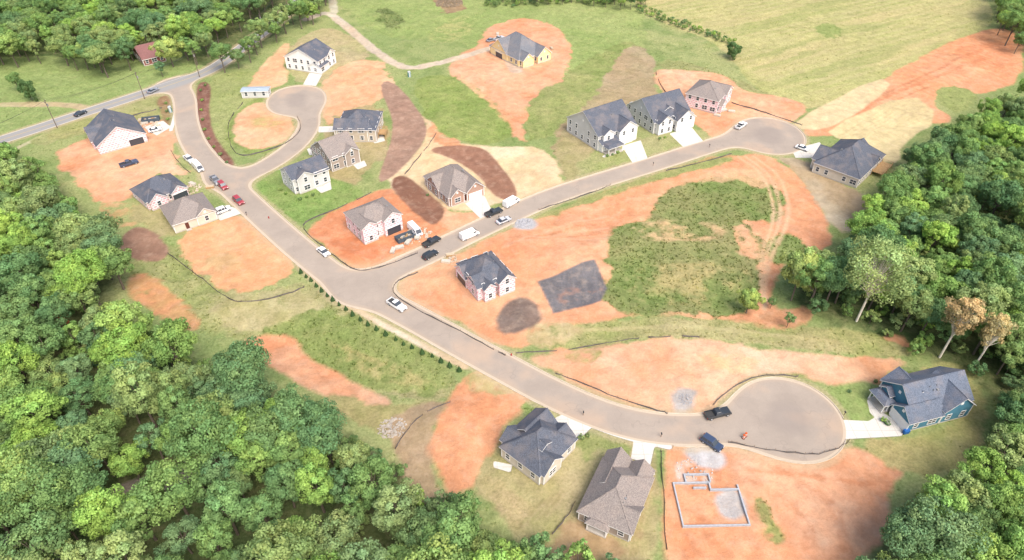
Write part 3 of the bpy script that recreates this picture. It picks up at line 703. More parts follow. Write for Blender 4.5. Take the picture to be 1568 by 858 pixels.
house('wrapped_craftsman_house','H10',[(0,1,.12,.95,4.8,'hip',.75),(.55,1,0,.6,4.8,'gy',.8),(-.02,.5,.1,.5,4.6,'gx',.75),(-.04,.5,.55,.98,3.6,'gx',.8),(.12,.42,.0,.4,4.4,'gy',.85)],W_WRAP(),R_CH(),garage=(3,'W',.5,4.6),unfinished=True)
house('yellow_unfinished_house','H11',[(0,1,.1,1,3.4,'hip',.8),(.55,1,0,.6,3.4,'gy',.85),(-.02,.5,.45,.95,3.4,'gx',.85),(.05,.4,.0,.5,3.4,'gy',.85)],W_YEL(),R_GY(),garage=(2,'W',.5,4.6),unfinished=True)
house('white_craftsman_house','H12',[(0,1,.15,1,5.6,'gx',.65),(.5,.98,0.08,.6,5.6,'gy',.7,1),(.02,.45,.05,.3,3.0,'gx',.4,1),(.1,.35,.1,.5,5.9,'gy',.7,1)],W_GRY(),R_CH(),garage=(1,'S',.5,4.6),door=(0,'S',.3),porch=(.04,.44,-.1,.12),wall2=W_WHI())
house('white_gabled_house','H13',[(0,1,.15,1,4.6,'gx',.7),(.5,.98,0,.6,4.6,'gy',.75,1),(.05,.42,.05,.5,4.6,'gy',.75,1),(.4,.6,.3,.6,6.6,'gy',.6,0,5.0)],W_GRY(),R_CH(),garage=(1,'S',.5,4.6),door=(0,'S',.46),wall2=W_WHI())
house('wrapped_gabled_house','H14',[(0,1,.05,1,5.4,'hip',.55),(.5,1,0,.6,5.4,'gy',.6),(.1,.5,-.05,.4,3.0,'gy',.5)],W_WRAP(),R_BR(),garage=(1,'E',.5,4.2),unfinished=True)
house('beige_craftsman_house','H15',[(0,1,.0,.95,3.8,'hip',.75),(.1,.5,.3,1.05,3.8,'gy',.75),(.5,1.02,.3,.75,3.8,'gx',.75),(.55,.8,-.0,.5,3.6,'gy',.8)],W_BEI(),R_CH(),deck=(.55,.98,-.24,-.01))
house('beige_gabled_house','H16',[(0,1,.04,.92,3.6,'hip',.8),(.05,.52,-.02,.6,3.6,'gy',.85),(.45,1.03,.5,1.0,3.6,'gx',.8),(.5,1.02,.1,.5,3.6,'gx',.8),(.12,.5,.7,1.02,3.5,'gy',.8),(.3,.5,.25,.55,6.1,'gy',.5,0,4.6)],W_BEI(),R_CH(),garage=(2,'E',.5,4.8),wall2=W_GRY())
house('taupe_ranch_house','H17',[(0,.86,0,1,3.3,'hip',.8),(.45,1.0,.52,.98,3.3,'gx',.95),(.5,.97,.04,.46,3.3,'gx',.9),(.02,.4,-.02,.4,3.2,'gy',.8)],W_TAU(),R_BR(),garage=(2,'E',.5,4.8),porch=(-.09,-.005,.4,.8))
house('blue_craftsman_house','H18',[(.08,1,.12,.96,4.2,'gx',.8),(.52,.96,0,.7,4.2,'gy',.85),(0,.5,.0,.44,3.3,'gx',.85),(.12,.5,.4,1.0,4.0,'gy',.85),(.02,.4,.62,.86,4.0,'gx',.8)],W_BLU(),R_SL(),garage=(2,'W',.5,4.8),porch=(-.1,.07,.5,.9),door=(4,'W',.5))
house('red_shed_house','SH',[(0,1,0,2.2,2.8,'gx',.5)],mat('barn_red',S(170,110,102),S(150,94,88)),mat('metal_roof_red',S(164,116,112),S(146,104,100),rough=.5),vents=0)
house('mobile_home','MH',[(0,1,0,1.6,2.7,'gx',.12)],W_GRY(),mat('metal_roof_pale',S(196,210,220),S(180,194,206),rough=.4),vents=0)
# unfinished foundation: block perimeter walls around gravel fill
fo=MB(); c=[G(1045,808),G(1149,806),G(1130,740),G(1033,740)]
f0=Vector(c[0]); xv=(Vector(c[1])-f0); W=xv.length; xv.normalize(); yv=Vector((-xv.y,xv.x)); Dd=(Vector(c[3])-f0).dot(yv)
fe=empty('block_foundation',f0.x,f0.y,0,math.atan2(xv.y,xv.x))
t=.28
def wallseg(x0,x1,y0,y1): fo.box(x0,x1,y0,y1,-.5,.42,0)
wallseg(0,W,0,t); wallseg(0,t,t+.002,Dd-t); wallseg(W-t,W,t+.002,Dd*.92); wallseg(0,W*.55,Dd-t+.002,Dd); wallseg(W*.55+.002,W*.55+t,Dd*.8,Dd)
wallseg(W*.55+t+.01,W-t-.01,Dd*.8,Dd*.8+t); wallseg(W*.2,W*.2+t,Dd+.01,Dd*1.2); wallseg(W*.2+t+.01,W*.6,Dd*1.2-t,Dd*1.2); wallseg(W*.6-t,W*.6,Dd+.01,Dd*1.2-t-.01); wallseg(W*.3,W*.5,Dd*.85,Dd*.85+t)
fo.obj('block_walls',[mat('block_grey',S(204,208,214),S(182,186,192),sc=2)],fe)
# ---------------------------------------------------------------- vehicles
def paintm(n,c):
    if n in MC: return MC[n]
    m=bpy.data.materials.new(n); nt=nodes_of(m); p=finish(nt,c,.3,None,spec=.5); p.inputs['Coat Weight'].default_value=.5; MC[n]=m; return m
TYRE=mat('tyre_rubber',(.03,.03,.03)); HUB=mat('wheel_alloy',(.45,.45,.47),rough=.4); CGL=GLASS
LAMPW=mat('headlamp',(.7,.7,.7),rough=.2); LAMPR=mat('tail_lamp',(.45,.03,.02),rough=.3); CPL=mat('car_plastic',(.05,.05,.05))
CC={'white':(.78,.78,.77),'black':(.03,.035,.04),'red':(.35,.04,.05),'grey':(.25,.26,.28),'silver':(.5,.51,.53),'navy':(.04,.06,.11)}
def vehicle(kind,color,px,py,dx,dy):
    a=G(px,py);b=G(px+dx,py+dy); th=math.atan2(b[1]-a[1],b[0]-a[0])
    nm={'pickup':'pickup_truck','suv':'suv_car','sedan':'sedan_car','van':'cargo_van'}[kind]
    e=empty(nm,a[0],a[1],hz(*a)+.02,th); B=paintm('car_paint_'+color,CC[color]); m=MB()
    L={'pickup':5.8,'suv':4.8,'sedan':4.7,'van':5.9}[kind]; h=L/2; w=.98
    if kind=='pickup':
        m.frus((-h,h,-w,w),(-h+.02,h-.05,-w+.03,w-.03),.42,.85,0)
        m.frus((.85,h-.04,-w+.03,w-.03),(.9,h-.35,-w+.1,w-.1),.852,1.15,0)
        m.frus((-.95,.95,-w+.03,w-.03),(-.95,.9,-w+.06,w-.06),.852,1.16,0)
        m.frus((-.95,.95,-w+.07,w-.07),(-.8,.25,-w+.22,w-.22),1.162,1.78,1)
        m.frus((-.82,.27,-w+.2,w-.2),(-.75,.15,-w+.3,w-.3),1.782,1.85,0)
        m.box(-h+.02,-.96,-w+.03,-w+.13,.852,1.2,0); m.box(-h+.02,-.96,w-.13,w-.03,.852,1.2,0); m.box(-h+.02,-h+.12,-w+.14,w-.14,.852,1.2,0)
        m.box(-h+.13,-.97,-w+.14,w-.14,.852,.9,2)
    elif kind=='van':
        m.frus((-h,h,-w-.02,w+.02),(-h,h-.15,-w,w),.4,1.1,0)
        m.frus((-h,h-.16,-w,w),(-h+.05,h-1.5,-w+.12,w-.12),1.102,2.3,0)
        m.add([(h-.22,-w+.1,1.2),(h-.22,w-.1,1.2),(h-1.12,w-.2,2.02),(h-1.12,-w+.2,2.02)],[(0,1,2,3)],1)
        for sg in (-1,1): m.box(h-2.1,h-1.1,sg*(w-.06)-.03,sg*(w-.06)+.03,1.3,1.85,1)
    else:
        zt=1.72 if kind=='suv' else 1.45; zb=.95 if kind=='suv' else .85
        m.frus((-h,h,-w+.04,w-.04),(-h+.03,h-.06,-w,w),.36,.62,0)
        m.frus((-h+.03,h-.06,-w,w),(-h+.12,h-.3,-w+.08,w-.08),.622,zb,0)
        if kind=='suv':
            m.frus((-h+.12,1.05,-w+.09,w-.09),(-h+.45,.35,-w+.24,w-.24),zb+.002,zt-.06,1); m.frus((-h+.42,.42,-w+.21,w-.21),(-h+.55,.3,-w+.3,w-.3),zt-.058,zt+.02,0)
            for xx in (-h+.6,-.7,.2):
                for sg in (-1,1): m.add([(xx,sg*(w-.085),zb),(xx+.1,sg*(w-.085),zb),(xx+.1,sg*(w-.225),zt-.05),(xx,sg*(w-.225),zt-.05)],[(0,1,2,3)],0)
        else:
            m.frus((-1.75,1.1,-w+.09,w-.09),(-1.0,.3,-w+.26,w-.26),zb+.002,zt-.05,1); m.frus((-1.05,.36,-w+.24,w-.24),(-.95,.25,-w+.32,w-.32),zt-.048,zt+.02,0)
    m.box(h-.1,h+.01,-w+.1,-w+.45,.62,.8,3); m.box(h-.1,h+.01,w-.45,w-.1,.62,.8,3)
    m.box(-h-.02,-h+.1,-w+.05,-w+.3,.65,.85,4); m.box(-h-.02,-h+.1,w-.3,w-.05,.65,.85,4)
    m.box(h-.05,h+.02,-w+.5,w-.5,.5,.78,2)
    for sg in (-1,1): m.box(.75,.95,sg*(w+.1)-.08,sg*(w+.1)+.08,1.0,1.15,0)
    m.obj('body',[B,CGL,CPL,LAMPW,LAMPR],e,bevel=.05)
    wm=MB()
    for xx in (-h+1.0,h-.95):
        for sg in (-1,1):
            wm.cyl((xx,sg*(w-.2),.36),(xx,sg*(w+.02),.36),.37,.37,16,0); wm.cyl((xx,sg*(w+.021),.36),(xx,sg*(w+.035),.36),.22,.2,10,1)
    wm.obj('wheels',[TYRE,HUB],e)
for v in [('pickup','navy',199,254,10,-3),('sedan','white',238,201,8,-2),('pickup','white',291,247,6,5),('van','white',304,259,6,6),
 ('pickup','grey',331,279,5,5),('suv','red',342,287,5,5),('suv','red',366,310,6,5),('suv','white',343,324,8,-3),
 ('sedan','white',496,388,6,5),('pickup','white',608,470,8,5),('van','white',636,357,5,5),('pickup','black',661,373,7,-4),('suv','black',659,393,7,-4),
 ('van','white',719,363,7,-3),('pickup','black',756,328,7,-3),('van','white',783,313,7,-4),('sedan','silver',771,340,7,-3),
 ('pickup','black',1098,636,8,-2),('suv','navy',1089,681,6,4),('pickup','white',1134,195,6,-4),('sedan','white',1228,229,6,2),
 ('sedan','grey',752,63,8,-2),('pickup','silver',764,60,8,-3),('sedan','black',124,176,9,-4),('sedan','grey',235,141,9,-4)]:
    vehicle(*v)
# ---------------------------------------------------------------- site objects
def dumpster(px,py,rot):
    a=G(px,py); e=empty('dumpster',*a,hz(*a)+.02,rot); m=MB(); L,w,h=3.0,1.15,1.5
    m.box(-L,L,-w,w,.15,.25,0); m.frus((-L,L,-w,-w+.08),(-L-.1,L+.1,-w-.05,-w+.03),.251,h,0); m.frus((-L,L,w-.08,w),(-L-.1,L+.1,w-.03,w+.05),.251,h,0)
    m.box(-L,-L+.08,-w+.09,w-.09,.251,h,0); m.box(L-.08,L,-w+.09,w-.09,.251,h,0)
    for k in range(7):
        for sg in (-1,1): m.box(-L+k*.98,-L+k*.98+.1,sg*(w+.09)-.04,sg*(w+.09)+.04,.2,h-.05,0)
    for k in range(14):
        x=random.uniform(-2.5,2.2);y=random.uniform(-.7,.7); m.box(x,x+random.uniform(.3,.9),y,y+.3,.26,random.uniform(.7,1.3),1+k%2)
    m.obj('bin',[mat('dumpster_paint',S(100,112,124)),WOOD,CONCM],e)
dumpster(622,366,.6); dumpster(232,186,.3)
def toilet(px,py,c):
    a=G(px,py); e=empty('portable_toilet',*a,hz(*a),.4); m=MB()
    m.box(-.6,.6,-.6,.6,0,.12,1); m.box(-.55,.55,-.55,.55,.121,2.1,0); m.frus((-.6,.6,-.6,.6),(-.35,.35,-.45,.45),2.101,2.4,1); m.box(-.35,.35,-.6,-.551,.2,2.0,1); m.cyl((.4,.4,2.2),(.4,.4,2.6),.05,.05,6,1)
    m.obj('cabin',[mat('toilet_plastic_%d'%c[2],S(*c)),mat('toilet_trim',S(220,225,225))],e)
toilet(627,117,(60,150,150)); toilet(600,352,(230,120,70)); toilet(262,172,(60,150,150))
def wheelie(px,py):
    a=G(px,py); m=MB(); m.frus((-.25,.25,-.3,.3),(-.3,.3,-.38,.38),.05,1.0,0); m.frus((-.32,.32,-.4,.4),(-.28,.3,-.36,.36),1.001,1.1,0)
    for sg in (-1,1): m.cyl((-.3,sg*.3-.04,.12),(-.3,sg*.3+.04,.12),.12,.12,10,1)
    o=m.obj('wheelie_bin',[mat('bin_blue',S(50,120,200)),TYRE]); o.location=(*a,.01)
wheelie(1384,664); wheelie(1388,663)
def stack(px,py,rot,kind='lumber'):
    a=G(px,py); m=MB(); r=random.Random(px)
    for l in range(4):
        for k in range(6): 
            m.box(-1.6+r.uniform(-.1,.1),1.6+r.uniform(-.1,.1),-.8+k*.27,-.8+k*.27+.24,.12+l*.2,.12+l*.2+.18,k%2)
    m.box(-1,-.85,-.8,.8,0,.11,0);m.box(.85,1,-.8,.8,0,.11,0)
    o=m.obj('lumber_stack' if kind=='lumber' else 'block_pallet',[WOOD if kind=='lumber' else CONCM,mat('pale_board',S(244,234,214),S(232,218,194))])
    o.location=(*a,hz(*a)); o.rotation_euler=(0,0,rot); s=.75; o.scale=(s,s,s)
for p in [(630,352),(640,366),(625,372),(612,380),(690,392),(683,402),(222,190),(215,186),(773,88),(762,52),(845,75),(1098,178),(1108,170),(1120,172),(282,296),(295,283),(602,385),(322,288)]:
    stack(p[0],p[1],random.uniform(0,3),random.choice(['lumber','block']))
def rubble(name,px,py,rpx,n,mt,smin_=.1,smax=.4):
    a=G(px,py); m=MB(); s_=G(px+rpx,py)[0]-a[0]
    for k in range(n):
        t=random.uniform(0,6.28); q=s_*math.sqrt(random.random()); x=q*math.cos(t);y=q*math.sin(t); z=hz(a[0]+x,a[1]+y)+.35*max(0,1-q/s_); r=random.uniform(smin_,smax)
        m.frus((x-r,x+r*random.uniform(.6,1.2),y-r*random.uniform(.5,1),y+r),(x-r*.5,x+r*.5,y-r*.4,y+r*.5),z-.1,z+r*.8,0)
    o=m.obj(name,[mt]); o.location=(a[0],a[1],0)
rubble('gravel_pile',803,343,14,260,mat('gravel',S(206,204,206),S(184,184,188),sc=3))
rubble('gravel_pile',1050,612,12,120,mat('gravel',S(200,198,198)),.04,.14)
DB=mat('debris_board',S(238,224,206),S(206,180,150))
rubble('construction_debris',640,362,22,60,DB,.1,.5)
rubble('construction_debris',228,192,20,40,DB,.1,.5)
rubble('construction_debris',290,290,18,40,DB,.1,.5)
rubble('construction_debris',775,80,14,40,DB,.1,.5)
rubble('construction_debris',1065,722,30,70,mat('rubble_white',S(232,228,222),S(212,208,204)),.05,.2)
rubble('construction_debris',690,398,14,40,DB,.1,.4)
rubble('rock_pile',600,655,22,160,mat('rock_pale',S(214,206,196),S(188,174,158)),.12,.35)
rubble('brush_pile',688,6,20,220,mat('brush',S(166,146,122),S(128,114,94)),.2,.8)
# silt fences
SF=mat('silt_fabric',(.075,.07,.07),(.16,.14,.13),sc=.6); PO=mat('fence_post',S(150,122,98))
def silt(pts):
    pl=[Vector(p) for p in chaikin([G(x,y) for x,y in pts],2,False)]
    q=[pl[0]]
    for i in range(1,len(pl)):
        d=(pl[i]-pl[i-1]).length; n=max(1,int(d/1.8))
        for k in range(1,n+1): q.append(pl[i-1].lerp(pl[i],k/n)+Vector((random.uniform(-.15,.15),random.uniform(-.15,.15))))
    m=MB(); vs=[];fs=[]
    for i,p in enumerate(q):
        z=hz(p.x,p.y); t=(q[min(i+1,len(q)-1)]-q[max(i-1,0)]).normalized(); n=Vector((-t.y,t.x))*.03; hh=.45+random.uniform(-.28,.1)
        vs+= [(p.x-n.x*2,p.y-n.y*2,z-.1),(p.x-n.x*.4,p.y-n.y*.4,z+hh),(p.x+n.x*.4,p.y+n.y*.4,z+hh),(p.x+n.x*2,p.y+n.y*2,z-.1)]
        if i and random.random()>.04: b=4*(i-1); fs+= [(b,b+4,b+5,b+1),(b+1,b+5,b+6,b+2),(b+2,b+6,b+7,b+3)]
        m.box(p.x-.03,p.x+.03,p.y-.03,p.y+.03,z,z+.75,1)
    m.add(vs,fs,0); m.obj('silt_fence',[SF,PO])
for p in [[(372,158),(350,182),(350,215),(362,240),(395,236),(442,220),(463,197),(456,180)],
 [(257,388),(300,418),(345,456),(365,466),(400,462),(440,452),(466,440)],[(568,296),(510,322),(457,343),(480,366),(520,400),(545,417),(585,410),(640,388)],
 [(640,418),(604,432),(600,450),(640,476),(700,505),(745,530),(775,545)],[(790,541),(860,537),(940,521),(1000,516),(1070,518)],
 [(850,572),(900,590),(950,612),(1022,634)],[(1115,678),(1180,690),(1240,697),(1275,692),(1300,676)],[(1012,690),(1016,760),(1022,858),(1025,900)],
 [(1092,620),(1125,590),(1165,574),(1222,577)],[(606,690),(625,655),(660,628),(690,618)],[(1004,112),(1014,138),(1040,160)],
 [(825,322),(900,298),(935,284)],[(1020,262),(1070,250),(1120,236)],[(1120,158),(1180,176),(1228,192)],[(620,268),(655,226),(668,205)],[(845,820),(870,790),(880,770)],
 [(262,232),(275,252),(292,266)],[(140,195),(200,178),(248,166)]]: silt(p)
# utility poles
PB=mat('pole_wood',S(150,134,118),S(120,108,96))
def pole(px,py,h=11):
    a=G(px,py); e=empty('utility_pole',*a,0,rad(20)); m=MB(); m.cyl((0,0,-.5),(0,0,h),.17,.11,8,0); m.box(-.06,.06,-1.2,1.2,h-.9,h-.75,0); 
    for y in (-1.1,0,1.1): m.cyl((0,y,h-.75),(0,y,h-.5),.06,.05,6,1)
    m.cyl((.25,.1,h-2.6),(.25,.1,h-1.7),.22,.22,10,1)
    m.obj('pole',[PB,VENT],e); return (a[0],a[1],h-.5)
pp=[pole(*p) for p in [(-60,262),(88,196),(222,152),(306,118),(405,58),(440,10)]]
wm=MB()
for a,b in zip(pp,pp[1:]):
    for oy in (-1,0,1):
        pv=None
        for k in range(9):
            t=k/8; p=Vector(a).lerp(Vector(b),t)+Vector((oy*.3,oy,-4*1.2*t*(1-t)))
            if pv is not None: wm.cyl(pv,p,.02,.02,4,0,False)
            pv=p
wm.obj('power_lines',[CPL])
def strip(name,pts,off,wd,mt,z=.006):
    pl=[Vector(p) for p in chaikin([G(x,y) for x,y in pts],3,False)]; m=MB(); q=[]
    for i,p in enumerate(pl):
        t=(pl[min(i+1,len(pl)-1)]-pl[max(i-1,0)]).normalized(); n=Vector((-t.y,t.x)); q.append((p+n*(off-wd/2),p+n*(off+wd/2)))
    for i in range(len(q)-1):
        m.add([(*q[i][0],z),(*q[i+1][0],z),(*q[i+1][1],z),(*q[i][1],z)],[(0,1,2,3)],0)
    m.obj(name,[mt])
YL=mat('yellow_paint',S(230,204,130),S(210,184,120)); WL=mat('white_paint',S(244,242,238),S(225,220,214))
strip('centre_line',HWY,.14,.12,YL); strip('centre_line',HWY,-.14,.12,YL)
strip('edge_line',HWY,3.1,.14,WL); strip('edge_line',HWY[:4],-3.1,.14,WL)
def barrel(px,py):
    a=G(px,py); m=MB(); m.cyl((0,0,0),(0,0,.08),.38,.38,12,2)
    for k in range(5): m.cyl((0,0,.081+k*.2),(0,0,.08+k*.2+.2),.30-k*.015,.29-k*.015,12,k%2)
    m.cyl((0,0,1.081),(0,0,1.15),.15,.1,10,0)
    o=m.obj('traffic_barrel',[mat('barrel_orange',S(244,110,40)),WL,TYRE]); o.location=(*a,.01)
barrel(1141,668); barrel(1138,671)
def mailbox(px,py,rot=0):
    a=G(px,py); e=empty('mailbox',*a,hz(*a),rot); m=MB(); m.box(-.05,.05,-.05,.05,-.2,1.0,0); m.box(-.12,.12,-.25,.25,1.001,1.12,1); m.cyl((0,-.25,1.14),(0,.25,1.14),.12,.12,10,1); m.obj('post_and_box',[PO,CPL],e)
for p in [(1012,669),(893,636),(1000,254),(1086,226),(1292,636),(764,336),(378,330)]: mailbox(*p)
def hydrant(px,py):
    a=G(px,py); m=MB(); m.cyl((0,0,0),(0,0,.6),.13,.12,10,0); m.cyl((0,0,.6),(0,0,.75),.14,.04,10,0); m.cyl((-.22,0,.42),(.22,0,.42),.06,.06,8,0); o=m.obj('fire_hydrant',[mat('hydrant_red',S(200,60,50))]); o.location=(*a,.1)
hydrant(783,545); hydrant(412,335)
# ---------------------------------------------------------------- trees
def leafmat(name,stops,tr=.25):
    m=bpy.data.materials.new(name); nt=nodes_of(m)
    oi=nt.nodes.new('ShaderNodeObjectInfo').outputs['Random']
    cr=nt.nodes.new('ShaderNodeValToRGB'); nt.links.new(oi,cr.inputs[0])
    el=cr.color_ramp.elements
    while len(el)<len(stops): el.new(.5)
    for i,c in enumerate(stops): el[i].position=i/(len(stops)-1); el[i].color=(*c,1)
    at=nt.nodes.new('ShaderNodeAttribute'); at.attribute_name='tint'
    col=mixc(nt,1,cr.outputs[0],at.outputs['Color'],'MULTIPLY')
    d=nt.nodes.new('ShaderNodeBsdfDiffuse'); t=nt.nodes.new('ShaderNodeBsdfTranslucent'); mx=nt.nodes.new('ShaderNodeMixShader'); mx.inputs[0].default_value=tr
    o=nt.nodes.new('ShaderNodeOutputMaterial')
    nt.links.new(col,d.inputs[0]); nt.links.new(mixc(nt,.35,col,(.30,.44,.10),'MIX'),t.inputs[0]); nt.links.new(d.outputs[0],mx.inputs[1]); nt.links.new(t.outputs[0],mx.inputs[2]); nt.links.new(mx.outputs[0],o.inputs[0])
    return m
LK=.97
LEAF=leafmat('broadleaf_foliage',[S(122,150,96,LK),S(138,168,98,LK),S(108,142,96,LK),S(156,174,112,LK),S(130,160,94,LK),S(158,192,96,LK),S(114,148,106,LK),S(146,164,108,LK),S(166,198,102,LK)],.3)
LEAFY=leafmat('young_leaf_foliage',[S(168,190,108,LK),S(178,196,120,LK)])
LEAFD=leafmat('dark_shrub_foliage',[S(90,118,76,LK),S(102,130,82,LK)])
LEAFE=leafmat('evergreen_foliage',[S(60,86,56,LK),S(72,98,60,LK)])
LEAFB=leafmat('dry_leaf_foliage',[S(198,186,136,LK),S(202,178,132,LK)])
LEAFR=leafmat('red_leaf_foliage',[S(186,120,86,LK),S(180,112,82,LK)])
BARK=mat('tree_bark',S(140,126,112),S(108,98,86),sc=2); BARKP=mat('pale_bark',S(230,222,208,1.1),S(200,190,172,1.1),sc=2)
def tree_mesh(name,seed,R=4.6,H=15,nl=46,per=130,leaf=.42,squash=.8,lm=None,bm_=None,sparse=1.0,limb=1.0):
    r=np.random.default_rng(seed); m=MB(); rr=random.Random(seed)
    zc=H-R*squash*1.0; cz=R*squash
    m.cyl((0,0,-.6),(rr.uniform(-.3,.3),rr.uniform(-.3,.3),H*.45),H*.022*limb,H*.015*limb,7,0,False)
    top=Vector((0,0,H*.45))
    m.cyl(top,(rr.uniform(-.5,.5),rr.uniform(-.5,.5),H*.85),H*.015*limb,H*.004*limb,6,0,False)
    ph=r.uniform(0,6.28,4)
    LV=[];LC=[]
    for i in range(nl):
        z=r.uniform(-.55,1.0); a=r.uniform(0,6.283); q=math.sqrt(max(0,1-z*z))
        sh=1+.16*math.sin(2*a+ph[0])+.12*math.sin(3*a+ph[1])+.08*math.sin(5*a+ph[2])
        if z<0: sh*=(1+.35*z)
        k=r.uniform(.5,.92)
        c=np.array([math.cos(a)*q*R*sh*k,math.sin(a)*q*R*sh*k,zc+z*cz*k*(1 if z>0 else 1.5)+r.normal(0,.25)])
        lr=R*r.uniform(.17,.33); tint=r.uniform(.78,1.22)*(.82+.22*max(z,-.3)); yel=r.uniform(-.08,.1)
        if i%5==0 or sparse<1:
            st_=Vector((0,0,rr.uniform(H*.35,H*.6))); m.cyl(st_,Vector(c),H*.008*limb,.03*limb,5,0,False)
        n=int(per*sparse*(lr/(R*.25))**2)
        d=r.normal(size=(n,3)); d+=np.array([math.cos(a)*q,math.sin(a)*q,z+.35])*.75
        d/=np.linalg.norm(d,axis=1)[:,None]
        pos=c+d*lr*r.uniform(.6,1.12,(n,1))*np.array([1,1,.8])
        nn=d+r.normal(size=(n,3))*.42; nn/=np.linalg.norm(nn,axis=1)[:,None]
        t=np.cross(nn,r.normal(size=(n,3))); t/=np.linalg.norm(t,axis=1)[:,None]+1e-9; b=np.cross(nn,t)
        s=leaf*r.uniform(.6,1.25,(n,1))*.5
        q4=np.stack([pos-t*s,pos-b*s*.75+nn*s*.1,pos+t*s*1.1,pos+b*s*.75],1)
        LV.append(q4.reshape(-1,3))
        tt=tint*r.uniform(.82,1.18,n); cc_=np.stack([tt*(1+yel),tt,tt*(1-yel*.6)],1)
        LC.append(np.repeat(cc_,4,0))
    LV=np.vstack(LV);LC=np.vstack(LC); nb_=len(m.v); nl_=len(LV)//4
    me=bpy.data.meshes.new(name)
    vs=np.vstack([np.array(m.v),LV]); 
    li=np.concatenate([np.array([i for f in m.f for i in f]),np.arange(nb_,nb_+len(LV))]).astype(np.int32)
    ls=np.concatenate([np.arange(len(m.f))*4,len(m.f)*4+np.arange(nl_)*4]).astype(np.int32)
    me.vertices.add(len(vs)); me.vertices.foreach_set('co',vs.astype(np.float32).ravel())
    me.loops.add(len(li)); me.loops.foreach_set('vertex_index',li)
    me.polygons.add(len(ls)); me.polygons.foreach_set('loop_start',ls)
    me.materials.append(bm_ or BARK); me.materials.append(lm or LEAF)
    me.polygons.foreach_set('material_index',np.concatenate([np.zeros(len(m.f)),np.ones(nl_)]).astype(np.int32))
    me.update(calc_edges=True)
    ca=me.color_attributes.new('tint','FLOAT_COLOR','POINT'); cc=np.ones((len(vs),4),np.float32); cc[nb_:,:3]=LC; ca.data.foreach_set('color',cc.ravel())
    return me
TM=[tree_mesh('broadleaf_%d'%i,100+i,R=[4.4,5.0,3.9,5.4,4.6,3.6,4.9,4.2][i],H=[13,14,12.5,14.5,13,12,14,15][i],squash=[.8,.72,1.0,.66,.85,1.1,.75,1.05][i],nl=[60,70,52,80,60,46,72,60][i],per=100,leaf=.44) for i in range(8)]
BM=[tree_mesh('understory_%d'%i,200+i,R=2.4,H=4.6,squash=.8,nl=26,per=70,leaf=.36) for i in range(3)]
def inside(x,y,poly):
    c=False;n=len(poly)
    for i in range(n):
        a=poly[i];b=poly[(i+1)%n]
        if (a[1]>y)!=(b[1]>y) and x<(b[0]-a[0])*(y-a[1])/(b[1]-a[1])+a[0]: c=not c
    return c
def roadat(x,y):
    i=min(max(int((x-xs[0])/0.46),0),NX-1); j=min(max(int(np.searchsorted(ys,y)),0),NY-1); return min(ROAD[j,i],1e3)
HC=[]
for k_,(l_,f_,r_) in HS.items():
    l=G(*l_);r=G(*r_); HC.append(((l[0]+r[0])/2,(l[1]+r[1])/2,math.hypot(l[0]-r[0],l[1]-r[1])/2+3.5))
def scatter(name,poly,space,meshes,smin_,smax,gaps=(),margin=4):
    e=empty(name,0,0,0,0); bx=[p[0] for p in poly];by=[p[1] for p in poly]; grid={}
    x0,x1=max(min(bx),-300),min(max(bx),320); y0,y1=max(min(by),40),min(max(by),425)
    k=0; tries=int((x1-x0)*(y1-y0)/(space*space)*14)
    for _ in range(tries):
        x=random.uniform(x0,x1);y=random.uniform(y0,y1)
        if not inside(x,y,poly): continue
        if abs(x)>y*1.02+45: continue
        if roadat(x,y)<margin: continue
        gx_,gy_=int(x//space),int(y//space); ok=True
        for a in (-1,0,1):
            for b in (-1,0,1):
                for q in grid.get((gx_+a,gy_+b),()):
                    if (q[0]-x)**2+(q[1]-y)**2<space*space*.9: ok=False
        if not ok: continue
        if any((x-g[0])**2+(y-g[1])**2<g[2]**2 for g in gaps): continue
        if space>3 and any((x-g[0])**2+(y-g[1])**2<g[2]**2 for g in HC): continue
        grid.setdefault((gx_,gy_),[]).append((x,y))
        o=bpy.data.objects.new('tree_%d'%k,random.choice(meshes)); COL.objects.link(o); k+=1
        s=random.uniform(smin_,smax); o.location=(x,y,hz(x,y)); o.rotation_euler=(random.uniform(-.05,.05),random.uniform(-.05,.05),random.uniform(0,6.28)); o.scale=(s*random.uniform(.9,1.15),s*random.uniform(.9,1.15),s*random.uniform(.85,1.12)); o.parent=e
    print(name,k)
gp_=lambda px,py,r:(*G(px,py,4),r)
gaps=[gp_(245,742,6),gp_(275,728,5),gp_(215,752,4.5),gp_(20,436,7),gp_(40,838,6),gp_(105,480,3)]
P3=lambda L:[G(*p) for p in L]
scatter('deciduous_forest',P3([(-260,170,12),(-20,210,12),(38,240,12),(80,280,12),(102,318,12),(155,350,11),(182,396,10),(144,430,8),(154,474,8),(232,498,12),(292,542,12),(368,556,12),(424,592,12),(490,642,12),(550,682,12),(605,716,12),(655,758,12),(732,800,12),(785,832,12),(825,885,11),(835,960,9),(-400,960,9)]),5.2,TM,.68,1.12,gaps)
scatter('deciduous_forest',P3([(1800,100,12),(1568,128,12),(1530,142,12),(1490,175,12),(1440,205,12),(1412,222,12),(1400,262,11),(1345,296,11),(1328,335,11),(1315,375,11),(1278,388,10),(1245,425,8),(1240,462,2),(1270,482,1),(1330,478,1),(1425,525,1),(1500,555,1),(1560,590,1),(1900,640,1)]),5.4,TM,.68,1.1)
scatter('deciduous_forest',P3([(1560,600,8),(1900,590,9),(1900,960,9),(1315,960,9),(1335,880,9),(1388,815,9),(1430,768,10),(1492,732,10),(1542,672,9)]),5.2,TM,.65,1.0)
